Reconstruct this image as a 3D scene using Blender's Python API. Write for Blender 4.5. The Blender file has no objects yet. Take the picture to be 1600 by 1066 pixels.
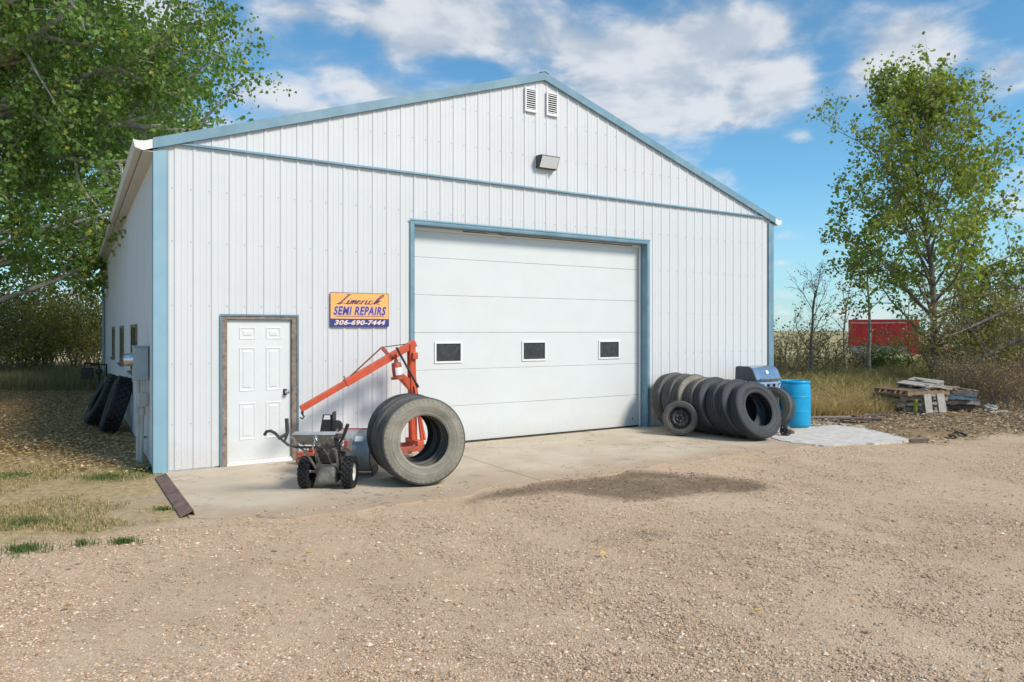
import bpy, bmesh, math, random
import numpy as np
from mathutils import Matrix, Vector

sc = bpy.context.scene
# ---------------------------------------------------------------- camera
H = 1.86                                    # eye height
cd = bpy.data.cameras.new('camera'); cam = bpy.data.objects.new('camera', cd)
sc.collection.objects.link(cam); sc.camera = cam
cam.location = (0, 0, H); cam.rotation_euler = (math.radians(90), 0, 0)
cd.sensor_width = 36; cd.lens = 24.93; cd.shift_y = -0.01; cd.clip_start = .05; cd.clip_end = 9000
# ---------------------------------------------------------------- sun, sky, exposure
SUN_EL = math.radians(40); SUN_AZ = math.radians(-34)      # azimuth measured from +X
sun_dir = Vector((math.cos(SUN_EL)*math.cos(SUN_AZ), math.cos(SUN_EL)*math.sin(SUN_AZ), math.sin(SUN_EL)))
ld = bpy.data.lights.new('sun', 'SUN'); ld.energy = 2.5; ld.angle = math.radians(16); ld.color = (1, .92, .80)
sun = bpy.data.objects.new('sun', ld); sc.collection.objects.link(sun)
sun.rotation_euler = sun_dir.to_track_quat('Z', 'Y').to_euler(); sun.location = (20, -10, 20)
sc.view_settings.view_transform = 'Standard'; sc.view_settings.look = 'None'
sc.view_settings.exposure = 0.62; sc.view_settings.gamma = 1; sc.view_settings.use_curve_mapping = False

def nd(t, kind, **kw):
    n = t.nodes.new(kind)
    for k, v in kw.items(): setattr(n, k, v)
    return n
def setin(n, **kw):
    for k, v in kw.items():
        n.inputs[k.replace('_', ' ')].default_value = v
class NT:
    """small helper for node trees"""
    def __init__(s, t): s.t = t
    def put(s, sock, v):
        if isinstance(v, bpy.types.NodeSocket): s.t.links.new(v, sock)
        elif v is not None:
            if sock.type == 'RGBA' and len(v) == 3: v = (*v, 1)
            sock.default_value = v
    def math(s, op, a, b=None, c=None, clamp=False):
        n = nd(s.t, 'ShaderNodeMath', operation=op, use_clamp=clamp)
        for i, v in enumerate((a, b, c)):
            if v is not None: s.put(n.inputs[i], v)
        return n.outputs[0]
    def mix(s, fac, a, b, blend='MIX'):
        n = nd(s.t, 'ShaderNodeMix', data_type='RGBA', blend_type=blend)
        s.put(n.inputs[0], fac); s.put(n.inputs[6], a); s.put(n.inputs[7], b)
        return n.outputs[2]
    def step(s, v, lo, hi, a=0., b=1.):
        n = nd(s.t, 'ShaderNodeMapRange', interpolation_type='SMOOTHSTEP')
        for i, x in enumerate((v, lo, hi, a, b)): s.put(n.inputs[i], x)
        return n.outputs[0]
    def noise(s, vec, scale, detail=4, rough=.55, dist=0., out=0):
        n = nd(s.t, 'ShaderNodeTexNoise'); s.put(n.inputs['Vector'], vec)
        setin(n, Scale=scale, Detail=detail, Roughness=rough, Distortion=dist)
        return n.outputs[out]
    def voro(s, vec, scale, feature='F1', out=0, rnd=1.):
        n = nd(s.t, 'ShaderNodeTexVoronoi', feature=feature); s.put(n.inputs['Vector'], vec)
        setin(n, Scale=scale, Randomness=rnd)
        return n.outputs[out]
    def ramp(s, fac, stops):
        n = nd(s.t, 'ShaderNodeValToRGB'); s.put(n.inputs[0], fac)
        e = n.color_ramp.elements
        while len(e) < len(stops): e.new(.5)
        for x, (p, c) in zip(e, stops): x.position = p; x.color = (*c, 1)
        return n.outputs[0]
    def bump(s, h, strength, dist):
        n = nd(s.t, 'ShaderNodeBump'); s.put(n.inputs['Height'], h); setin(n, Strength=strength, Distance=dist)
        return n.outputs[0]
    def scale(s, vec, v):
        n = nd(s.t, 'ShaderNodeVectorMath', operation='MULTIPLY'); s.put(n.inputs[0], vec); n.inputs[1].default_value = v
        return n.outputs[0]
    def attr(s, name, out='Fac'):
        return nd(s.t, 'ShaderNodeAttribute', attribute_name=name).outputs[out]

# world: physical sky plus broken cumulus and thin veils that cover the whole dome
w = bpy.data.worlds.new('World'); sc.world = w; w.use_nodes = True
t = w.node_tree; t.nodes.clear(); N = NT(t)
sky = nd(t, 'ShaderNodeTexSky', sky_type='NISHITA'); sky.sun_disc = False
sky.sun_elevation = SUN_EL; sky.sun_rotation = math.atan2(sun_dir.x, sun_dir.y)
sky.air_density = 1.0; sky.dust_density = .2; sky.ozone_density = 2.0; sky.altitude = 700
tc = nd(t, 'ShaderNodeTexCoord'); D = tc.outputs['Generated']
sep = nd(t, 'ShaderNodeSeparateXYZ'); t.links.new(D, sep.inputs[0])
dx, dy, dz = sep.outputs
az = N.math('ARCTAN2', dx, dy); el = N.math('ARCSINE', dz)
den = N.math('ADD', N.math('MAXIMUM', dz, 0.0), .42)          # cloud deck seen at a slant
comb = nd(t, 'ShaderNodeCombineXYZ'); t.links.new(N.math('DIVIDE', dx, den), comb.inputs[0]); t.links.new(N.math('DIVIDE', dy, den), comb.inputs[1])
t.links.new(N.math('MULTIPLY', dz, 1.6), comb.inputs[2])
P = comb.outputs[0]
def shifted(v, off):
    n = nd(t, 'ShaderNodeVectorMath', operation='ADD'); N.put(n.inputs[0], v); n.inputs[1].default_value = off; return n.outputs[0]
warp = N.noise(P, 2.2, 2, .5, 0, 1)
vm = nd(t, 'ShaderNodeVectorMath', operation='MULTIPLY_ADD'); t.links.new(warp, vm.inputs[0]); vm.inputs[1].default_value = (.22, .22, .22); t.links.new(P, vm.inputs[2])
PW = vm.outputs[0]
base = N.noise(PW, 5.2, 6, .54)
base2 = N.noise(shifted(PW, (.035, -.012, .05)), 5.2, 4, .58)
# banks of cloud in view: azimuth, elevation, half widths, weight
CLOUDS = [(0.165, 0.367, 0.077, 0.037, 0.207), (0.23, 0.343, 0.09, 0.059, 0.195), (0.289, 0.38, 0.077, 0.029, 0.195), (0.346, 0.377, 0.028, 0.017, 0.146), (0.338, 0.303, 0.067, 0.041, 0.244), (0.382, 0.313, 0.021, 0.023, 0.146), (0.281, 0.272, 0.07, 0.029, 0.159), (0.187, 0.294, 0.063, 0.041, 0.122), (0.117, 0.35, 0.046, 0.04, 0.098), (0.0, 0.383, 0.089, 0.044, 0.159), (0.063, 0.398, 0.041, 0.029, 0.122), (-0.099, 0.412, 0.071, 0.033, 0.183), (-0.187, 0.408, 0.055, 0.026, 0.146), (-0.135, 0.376, 0.051, 0.022, 0.122), (-0.248, 0.344, 0.075, 0.023, 0.195), (-0.302, 0.314, 0.039, 0.024, 0.122), (-0.179, 0.319, 0.05, 0.014, 0.244), (-0.306, 0.408, 0.038, 0.014, 0.171), (-0.213, 0.383, 0.04, 0.015, -0.12), (-0.281, 0.381, 0.033, 0.017, -0.1), (-0.059, 0.351, 0.042, 0.022, -0.08), (-0.09, 0.359, 0.052, 0.017, -0.1), (0.135, 0.411, 0.051, 0.018, -0.08), (0.51, 0.339, 0.037, 0.044, 0.159), (0.607, 0.296, 0.022, 0.015, 0.22), (0.39, 0.247, 0.021, 0.015, 0.22), (0.457, 0.32, 0.011, 0.008, 0.171), (0.544, 0.269, 0.04, 0.023, 0.146), (0.446, 0.377, 0.051, 0.018, 0.098), (0.424, 0.293, 0.031, 0.057, -0.14), (0.489, 0.21, 0.103, 0.067, -0.16), (0.386, 0.18, 0.076, 0.062, -0.18), (0.281, 0.223, 0.04, 0.014, -0.1), (0.446, 0.079, 0.136, 0.062, -0.1), (0.358, 0.124, 0.014, 0.006, 0.146), (0.362, 0.09, 0.01, 0.004, 0.122)]
bias = None
for (a0, e0, aw, ew, wt) in CLOUDS:
    ga = N.math('POWER', N.math('DIVIDE', N.math('SUBTRACT', az, a0), aw), 2.0)
    ge = N.math('POWER', N.math('DIVIDE', N.math('SUBTRACT', el, e0), ew), 2.0)
    g = N.math('MULTIPLY', N.math('EXPONENT', N.math('MULTIPLY', N.math('ADD', ga, ge), -1.0)), wt)
    bias = g if bias is None else N.math('ADD', bias, g)
dens = N.math('ADD', base, bias)
cov = N.step(dens, .455, .74)
lit = N.step(N.math('SUBTRACT', base, base2), -.12, .10)
thick = N.step(dens, .58, .85)
ccol = N.mix(lit, (2.35, 2.7, 3.15), (4.3, 4.3, 4.35))
ccol = N.mix(N.math('MULTIPLY', thick, .35), ccol, (3.9, 4.0, 4.2))
tint = N.mix(1.0, sky.outputs[0], (.50, .80, .84), 'MULTIPLY')
haze_ = N.step(el, .22, -.02)
skyc = N.mix(N.math('MULTIPLY', haze_, .62), tint, (2.3, 3.0, 3.6))
colr = N.mix(N.math('MULTIPLY', cov, .85), skyc, ccol)
bg = nd(t, 'ShaderNodeBackground'); t.links.new(colr, bg.inputs[0]); bg.inputs[1].default_value = .13
ow = nd(t, 'ShaderNodeOutputWorld'); t.links.new(bg.outputs[0], ow.inputs[0])
w.cycles.sampling_method = 'MANUAL'; w.cycles.sample_map_resolution = 512

# ---------------------------------------------------------------- helpers
R = math.radians
def link(o, parent=None):
    sc.collection.objects.link(o)
    if parent is not None: o.parent = parent
    return o
def tag(o, label=None, cat=None, group=None, kind=None):
    if label: o['label'] = label
    if cat: o['category'] = cat
    if group: o['group'] = group
    if kind: o['kind'] = kind
    return o
def empty(name, loc=(0, 0, 0), rz=0., label=None, cat=None, group=None):
    o = bpy.data.objects.new(name, None); o.empty_display_size = .2
    o.location = loc; o.rotation_euler = (0, 0, rz)
    return tag(link(o), label, cat, group)
def copy_tree(o, parent=None):
    c = o.copy(); sc.collection.objects.link(c); c.parent = parent
    for ch in list(o.children): copy_tree(ch, c)
    return c

class MB:
    """collects shapes, then builds ONE mesh object"""
    def __init__(s): s.v = []; s.f = []; s.M = Matrix.Identity(4)
    def add(s, vs, fs):
        b = len(s.v); M = s.M
        s.v.extend([tuple(M @ Vector(p)) for p in vs]); s.f.extend([tuple(b+i for i in f) for f in fs]); return s
    def bx(s, x0, x1, y0, y1, z0, z1):
        return s.add([(x0,y0,z0),(x1,y0,z0),(x1,y1,z0),(x0,y1,z0),(x0,y0,z1),(x1,y0,z1),(x1,y1,z1),(x0,y1,z1)],
                     [(0,3,2,1),(4,5,6,7),(0,1,5,4),(1,2,6,5),(2,3,7,6),(3,0,4,7)])
    def beam(s, p, q, w, h, up=(0, 0, 1)):
        p = Vector(p); q = Vector(q); d = (q-p).normalized(); up = Vector(up)
        a = d.cross(up)
        if a.length < 1e-4: a = d.cross(Vector((1, 0, 0)))
        a.normalize(); b = a.cross(d)
        vs = [o + a*(i*w/2) + b*(j*h/2) for o in (p, q) for i, j in ((-1,-1),(1,-1),(1,1),(-1,1))]
        return s.add(vs, [(0,3,2,1),(4,5,6,7),(0,1,5,4),(1,2,6,5),(2,3,7,6),(3,0,4,7)])
    def tube(s, pts, r, n=8, cap=True):
        pts = [Vector(p) for p in pts]; k = len(pts)
        rs = r if isinstance(r, (list, tuple)) else [r]*k
        a = None; vs = []; fs = []
        for i in range(k):
            d = (pts[min(i+1, k-1)] - pts[max(i-1, 0)])
            d = d.normalized() if d.length > 1e-9 else Vector((0, 0, 1))
            if a is None:
                a = d.cross(Vector((0, 0, 1)))
                if a.length < .05: a = d.cross(Vector((1, 0, 0)))
            else: a = a - d*a.dot(d)
            a.normalize(); b = d.cross(a)
            for j in range(n):
                c = 2*math.pi*j/n
                vs.append(pts[i] + (a*math.cos(c) + b*math.sin(c))*rs[i])
        for i in range(k-1):
            for j in range(n):
                fs.append((i*n+j, i*n+(j+1) % n, (i+1)*n+(j+1) % n, (i+1)*n+j))
        if cap: fs += [tuple(range(n))[::-1], tuple(range((k-1)*n, k*n))]
        return s.add(vs, fs)
    def lathe(s, prof, n=32, closed=False):
        """prof: (radius, height) about local z"""
        k = len(prof); vs = []; fs = []
        for j in range(n):
            c = 2*math.pi*j/n; cc, ss = math.cos(c), math.sin(c)
            vs += [(r*cc, r*ss, z) for r, z in prof]
        for j in range(n):
            j2 = (j+1) % n
            for i in range(k if closed else k-1):
                i2 = (i+1) % k
                fs.append((j*k+i, j2*k+i, j2*k+i2, j*k+i2))
        return s.add(vs, fs)
    def disc(s, r, z, n=24, flip=False):
        f = tuple(range(n))
        return s.add([(r*math.cos(2*math.pi*j/n), r*math.sin(2*math.pi*j/n), z) for j in range(n)], [f[::-1] if flip else f])
    def prism(s, poly, z0, z1):
        n = len(poly)
        vs = [(x, y, z0) for x, y in poly] + [(x, y, z1) for x, y in poly]
        return s.add(vs, [tuple(range(n))[::-1], tuple(range(n, 2*n))] + [(i, (i+1) % n, n+(i+1) % n, n+i) for i in range(n)])
    def mesh(s, name, smooth=None):
        me = bpy.data.meshes.new(name); me.from_pydata(s.v, [], s.f)
        bm = bmesh.new(); bm.from_mesh(me); bmesh.ops.recalc_face_normals(bm, faces=bm.faces); bm.to_mesh(me); bm.free()
        if smooth is not None:
            me.shade_smooth(); me.set_sharp_from_angle(angle=R(smooth))
        me.update(); return me
    def build(s, name, m, parent=None, smooth=None, bevel=0., seg=2):
        me = s.mesh(name, smooth); me.materials.append(m)
        o = link(bpy.data.objects.new(name, me), parent)
        if bevel:
            b = o.modifiers.new('bevel', 'BEVEL'); b.width = bevel; b.segments = seg; b.limit_method = 'ANGLE'; b.angle_limit = R(40)
        return o
def mo(name, me, parent=None):
    return link(bpy.data.objects.new(name, me), parent)

def np_mesh(name, V, F, m, col=None, parent=None, smooth=False):
    V = np.asarray(V, np.float32); F = np.asarray(F, np.int32)
    me = bpy.data.meshes.new(name); k = F.shape[1]
    me.vertices.add(len(V)); me.vertices.foreach_set('co', V.ravel())
    me.loops.add(F.size); me.loops.foreach_set('vertex_index', F.ravel())
    me.polygons.add(len(F)); me.polygons.foreach_set('loop_start', np.arange(0, F.size, k, dtype=np.int32))
    me.polygons.foreach_set('use_smooth', np.full(len(F), smooth))
    me.update(calc_edges=True); me.validate()
    if col is not None:
        a = me.color_attributes.new('Col', 'FLOAT_COLOR', 'POINT')
        a.data.foreach_set('color', np.concatenate([np.clip(col, 0, 1), np.ones((len(V), 1))], 1).astype(np.float32).ravel())
    me.materials.append(m)
    return link(bpy.data.objects.new(name, me), parent)

def vnoise(x, y, seed=0):
    x = np.asarray(x, float); y = np.asarray(y, float)
    xi = np.floor(x).astype(np.int64); yi = np.floor(y).astype(np.int64); fx = x-xi; fy = y-yi
    def h(i, j):
        n = (i*374761393 + j*668265263 + seed*1442695) & 0x7fffffff
        n = ((n ^ (n >> 13))*1274126177) & 0x7fffffff
        return ((n ^ (n >> 16)) & 0xffff)/65535.
    u = fx*fx*(3-2*fx); v = fy*fy*(3-2*fy)
    return (h(xi, yi)*(1-u)+h(xi+1, yi)*u)*(1-v) + (h(xi, yi+1)*(1-u)+h(xi+1, yi+1)*u)*v
def fbm(x, y, seed=0, o=4):
    r = 0.; a = .5; tot = 0.
    for k in range(o):
        r = r + a*vnoise(x*2**k, y*2**k, seed+k*17); tot += a; a *= .5
    return r/tot

# ---------------------------------------------------------------- materials
def material(name):
    m = bpy.data.materials.new(name); m.use_nodes = True
    b = m.node_tree.nodes['Principled BSDF']
    return m, NT(m.node_tree), b
def objco(N): return nd(N.t, 'ShaderNodeTexCoord').outputs['Object']
def simple(name, c, rough=.5, metal=0., var=.12, scale=6., dirt=None, dirt_amt=.3, dirt_scale=3., bump=0., bump_scale=60., spec=None, coat=0.):
    """base colour with mottling, a film of dirt in patches, and fine relief"""
    m, N, b = material(name); o = objco(N)
    n = N.noise(o, scale, 6, .6)
    lo = tuple(x*(1-var) for x in c); hi = tuple(min(1, x*(1+var)) for x in c)
    col = N.mix(N.step(n, .3, .7), lo, hi)
    rgh = rough
    if dirt:
        n2 = N.noise(o, dirt_scale, 8, .68)
        f = N.math('MULTIPLY', N.step(n2, .42, .68), dirt_amt)
        col = N.mix(f, col, dirt); rgh = N.math('MULTIPLY_ADD', f, .35, rough, clamp=True)
    else: rgh = N.math('MULTIPLY_ADD', N.math('SUBTRACT', n, .5), .25, rough, clamp=True)
    N.put(b.inputs['Base Color'], col); N.put(b.inputs['Roughness'], rgh); b.inputs['Metallic'].default_value = metal
    if spec is not None: b.inputs['Specular IOR Level'].default_value = spec
    if coat: b.inputs['Coat Weight'].default_value = coat
    if bump: N.put(b.inputs['Normal'], N.bump(N.noise(o, bump_scale, 5, .65), bump, .01))
    return m
M = {}
DUST = (.40, .33, .25)
M['siding'] = simple('white_painted_steel', (.635, .64, .65), .42, 0, .025, 1.2, (.58, .56, .53), .18, 1.1, .05, 5, spec=.4)
def splashed(m, top, amt):
    """mud thrown up the foot of a wall, with a ragged upper edge"""
    N = NT(m.node_tree); b = m.node_tree.nodes['Principled BSDF']; old = b.inputs['Base Color'].links[0].from_socket
    o = nd(N.t, 'ShaderNodeTexCoord').outputs['Object']; sp_ = nd(N.t, 'ShaderNodeSeparateXYZ'); N.put(sp_.inputs[0], o)
    g_ = nd(N.t, 'ShaderNodeNewGeometry'); n = N.noise(g_.outputs['Position'], 2.3, 8, .75); n2 = N.noise(g_.outputs['Position'], 38, 4, .7)
    f = N.math('MULTIPLY', N.step(N.math('ADD', sp_.outputs[2], N.math('MULTIPLY', n, -top)), top*.05, -top*.35), N.step(n2, .35, .7, .35, 1.))
    N.put(b.inputs['Base Color'], N.mix(N.math('MULTIPLY', f, amt), old, (.42, .34, .25)))
    # broad oil-canning of the sheet and pale handling marks
    return m
splashed(M['siding'], .8, .3)
M['soffit'] = simple('white_soffit', (.74, .73, .70), .5, 0, .05, 3, (.5, .46, .4), .3)
M['blue'] = simple('blue_painted_steel', (.15, .27, .345), .42, 0, .08, 2, (.30, .42, .48), .4, 2.5)
M['bluefade'] = simple('faded_blue_steel', (.235, .40, .495), .5, 0, .08, 2, (.32, .42, .47), .4, 3)
M['doorwhite'] = simple('white_insulated_door', (.66, .68, .673), .38, 0, .02, 2, (.66, .63, .56), .18, 1.4, .05, 70, spec=.4)
M['dwhite'] = simple('white_door_paint', (.70, .72, .715), .4, 0, .02, 3, (.62, .58, .5), .2, 2.2)
splashed(M['doorwhite'], .7, .25); splashed(M['dwhite'], .6, .2)
M['roof'] = simple('roof_steel', (.55, .60, .63), .4, .2)
M['wood'] = simple('weathered_wood', (.23, .175, .135), .85, 0, .35, 14, (.36, .31, .27), .6, 9, .5, 40)
M['glass_dark'] = simple('dim_glass', (.03, .04, .046), .07, 0, .2, 5, (.10, .11, .11), .35, 14, spec=.6)
M['white_plastic'] = simple('white_plastic', (.78, .78, .77), .45, 0, .03, 6, (.5, .45, .38), .2)
M['black'] = simple('black_plastic', (.02, .02, .022), .45, 0, .3, 9, DUST, .12, 5)
M['blackmetal'] = simple('black_engine_metal', (.022, .022, .024), .4, .2, .4, 12, (.16, .14, .12), .35, 8, .1)
M['hole_shade'] = simple('painted_hole_shade', (.012, .012, .013), .9)  # near-black colour painting the shade inside openings
M['steel'] = simple('dull_steel', (.29, .275, .25), .55, .4, .2, 12, (.2, .16, .12), .45, 9)
M['chrome'] = simple('brushed_steel', (.62, .64, .66), .24, .95, .06, 20)
M['galv'] = simple('galvanised_steel', (.42, .44, .455), .5, .4, .15, 9, (.36, .33, .28), .35, 3)
M['greybox'] = simple('grey_meter_enamel', (.36, .42, .46), .45, .1, .06, 5, (.3, .3, .3), .2)
M['greypipe'] = simple('grey_pipe', (.46, .45, .43), .55, 0, .1, 5, (.3, .27, .24), .3)
M['rust'] = simple('rusty_steel', (.16, .075, .045), .85, .1, .45, 18, (.24, .13, .08), .6, 11, .4, 70)
M['rustplate'] = simple('brown_rust_plate', (.20, .125, .10), .75, .15, .3, 9, (.30, .22, .18), .5, 6, .3, 50)
M['hoist'] = simple('orange_red_enamel', (.66, .085, .03), .42, 0, .2, 8, (.22, .085, .05), .6, 16, .12, 40)
M['hoistdark'] = simple('worn_red_enamel', (.40, .07, .04), .5, 0, .3, 12, (.2, .1, .07), .5, 8)
M['redtrim'] = simple('red_trim', (.50, .04, .05), .4)
M['barrel'] = simple('blue_plastic_drum', (.004, .33, .60), .36, 0, .08, 4, (.05, .25, .42), .25, 3, .05, 25, spec=.45)
M['concrete_white'] = simple('pale_concrete', (.63, .585, .525), .9, 0, .10, 5, (.30, .25, .20), .35, 7., .3, 90)
M['truckred'] = simple('shaded_truck_red', (.50, .024, .03), .4, 0, .15, 1.5, (.28, .05, .05), .4, .8)  # darker red: shade of the box's unlit side put into the colour
M['trucklit'] = simple('sunlit_truck_red', (.55, .03, .035), .35, 0, .1, 1.5)  # brighter red: sunlight on the cab and bonnet put into the colour
M['greywood'] = simple('grey_pallet_wood', (.32, .27, .22), .9, 0, .3, 13, (.16, .13, .11), .6, 6, .5, 50)
M['brownwood'] = simple('brown_pallet_wood', (.30, .20, .12), .9, 0, .3, 13, (.14, .09, .06), .6, 6, .5, 50)
M['palewood'] = simple('bleached_pallet_wood', (.43, .395, .35), .9, 0, .25, 13, (.28, .24, .2), .5, 6, .5, 50)
M['darkwood'] = simple('dark_rotten_wood', (.16, .12, .09), .95, 0, .35, 13, (.05, .04, .035), .6, 6, .5, 50)
M['bluewood'] = simple('blue_painted_pallet', (.06, .14, .20), .85, 0, .3, 9, (.25, .22, .19), .75, 7, .4, 50)
M['yellowgreen'] = simple('yellow_green_plastic', (.45, .50, .06), .6)
M['bark'] = simple('grey_bark', (.20, .175, .15), .95, 0, .4, 9, (.08, .065, .05), .6, 5, .8, 25)
M['palebark'] = simple('pale_poplar_bark', (.34, .32, .27), .9, 0, .3, 7, (.14, .12, .10), .6, 4, .6, 20)
M['twig'] = simple('dry_twigs', (.19, .155, .125), .95, 0, .3, 6)

def rubber(name, c, dust, amt):
    """rubber with dust that lies in rings round the axle"""
    m, N, b = material(name); o = objco(N)
    sp_ = nd(N.t, 'ShaderNodeSeparateXYZ'); N.put(sp_.inputs[0], o)
    rad = N.math('SQRT', N.math('ADD', N.math('POWER', sp_.outputs[0], 2.), N.math('POWER', sp_.outputs[1], 2.)))
    cv = nd(N.t, 'ShaderNodeCombineXYZ'); N.put(cv.inputs[0], N.math('MULTIPLY', rad, 38.)); N.put(cv.inputs[1], N.math('MULTIPLY', sp_.outputs[2], 6.))
    ring = N.noise(cv.outputs[0], 1.0, 3, .6); n = N.noise(o, 5, 6, .62); n2 = N.noise(o, 60, 4, .6)
    f = N.math('MULTIPLY', N.step(N.math('ADD', N.math('MULTIPLY', ring, .55), N.math('ADD', N.math('MULTIPLY', n, .5), N.math('MULTIPLY', n2, .15))), .38, .80), amt)
    col = N.mix(f, N.mix(n2, tuple(x*.75 for x in c), tuple(x*1.25 for x in c)), dust)
    N.put(b.inputs['Base Color'], col); N.put(b.inputs['Roughness'], N.math('MULTIPLY_ADD', f, .3, .58, clamp=True))
    b.inputs['Specular IOR Level'].default_value = .35
    N.put(b.inputs['Normal'], N.bump(N.noise(o, 120, 4, .6), .2, .004))
    return m
M['tyre'] = rubber('dark_tyre_rubber', (.028, .032, .037), (.12, .125, .13), .45)
M['tyre_dusty'] = rubber('dusty_tyre_rubber', (.135, .125, .10), (.37, .335, .26), .85)
M['tyre_grey'] = rubber('greyish_tyre_rubber', (.050, .050, .049), (.20, .19, .165), .7)
M['tyre_black'] = rubber('black_tyre_rubber', (.014, .014, .015), (.07, .065, .06), .35)
M['inner'] = rubber('tyre_liner', (.018, .018, .019), (.07, .065, .06), .5)

def colattr_mat(name, rough=.6, transl=0., spec=.3, tmul=(1.1, 1.2, .5)):
    m, N, b = material(name); c = N.attr('Col', 'Color')
    N.put(b.inputs['Base Color'], c); b.inputs['Roughness'].default_value = rough; b.inputs['Specular IOR Level'].default_value = spec
    if transl:
        tr = nd(N.t, 'ShaderNodeBsdfTranslucent'); N.put(tr.inputs[0], N.mix(1., c, tmul, 'MULTIPLY'))
        mx = nd(N.t, 'ShaderNodeMixShader'); mx.inputs[0].default_value = transl
        N.t.links.new(b.outputs[0], mx.inputs[1]); N.t.links.new(tr.outputs[0], mx.inputs[2])
        N.t.links.new(mx.outputs[0], N.t.nodes['Material Output'].inputs[0])
    return m
M['leaf'] = colattr_mat('tree_leaves', .45, .42, .35)
M['litter'] = colattr_mat('dry_leaves', .75, .1, .2, (1, .9, .7))
M['grassblade'] = colattr_mat('grass_blades', .7, .25, .2, (1., .95, .6))
M['stone'] = colattr_mat('gravel_stones', .85, 0, .25)
# ---------------------------------------------------------------- the place: facade frame
P0 = Vector((-4.658, 9.266, 0)); U = Vector((.85185, .52378, 0)); NO = Vector((.52378, -.85185, 0))   # corner, along the front, out of the front
YAW = math.atan2(U.y, U.x)
def W(s, d, z=0.): p = P0 + U*s + NO*d; p.z = z; return p
def gp(px, py, z=0.):
    Y = (H-z)*1108/(py-517); return Vector(((px-800)/1108*Y, Y, z))
WID, LEN, EAVE, PEAK = 12.2, 18.3, 4.25, 6.26

# ---------------------------------------------------------------- ground
def lines(fine0, fine1, step, lo, hi):
    a = list(np.arange(fine0, fine1, step)); s = step
    x = a[-1]
    while x < hi: s *= 1.22; x += s; a.append(x)
    s = step; x = a[0]
    while x > lo: s *= 1.22; x -= s; a.insert(0, x)
    return np.array(a)
def poly_sd(x, y, poly):
    """signed distance to a polygon, positive inside"""
    d = np.full(x.shape, 1e9); ins = np.zeros(x.shape, bool); n = len(poly)
    for i in range(n):
        ax, ay = poly[i]; bx_, by_ = poly[(i+1) % n]
        ex, ey = bx_-ax, by_-ay
        tt = np.clip(((x-ax)*ex+(y-ay)*ey)/(ex*ex+ey*ey), 0, 1)
        d = np.minimum(d, np.hypot(x-ax-tt*ex, y-ay-tt*ey))
        c = (ay > y) != (by_ > y)
        with np.errstate(divide='ignore', invalid='ignore'):
            ins ^= c & (x < (bx_-ax)*(y-ay)/(by_-ay+1e-12)+ax)
    return np.where(ins, d, -d)
def gravel_edge(x):
    return np.interp(x, [-60, -9, -4.5, -3.1, -2.9, 6.0, 6.7, 9.4, 14, 60], [-22, 3.4, 6.1, 6.9, 14., 14., 11.95, 13.0, 15.3, 38.])
def gravel_in(x, y): return gravel_edge(x) + (fbm(x*1.3, y*1.3, 5)-.5)*1.3 - y
STAIN = [gp(*p)[:2] for p in [(738,779),(790,762),(860,751),(930,741),(975,734),(1040,735),(1110,737),(1165,742),(1218,757),(1170,765),(1110,764),(1060,773),(1010,781),(955,780),(915,772),(865,768),(800,774)]]
xs = lines(-7, 9.5, .09, -4200, 4200); ys = lines(3.0, 15, .09, -60, 5200)
gx, gy = np.meshgrid(xs, ys)
st = poly_sd(gx, gy, STAIN) + (fbm(gx*2.2, gy*2.2, 9)-.5)*.45
sp = gp(1013, 829); st = np.maximum(st, .16-np.hypot((gx-sp.x)*.8, gy-sp.y) + (fbm(gx*4, gy*4, 3)-.5)*.2 - .06)
gz = (fbm(gx*.35, gy*.35, 21)-.5)*.07 + (fbm(gx*1.7, gy*1.7, 22)-.5)*.035 - .022
near_b = np.clip(1-np.abs(np.hypot(gx-2, gy-16))/60, 0, 1)
gz = gz*near_b - .004
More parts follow.
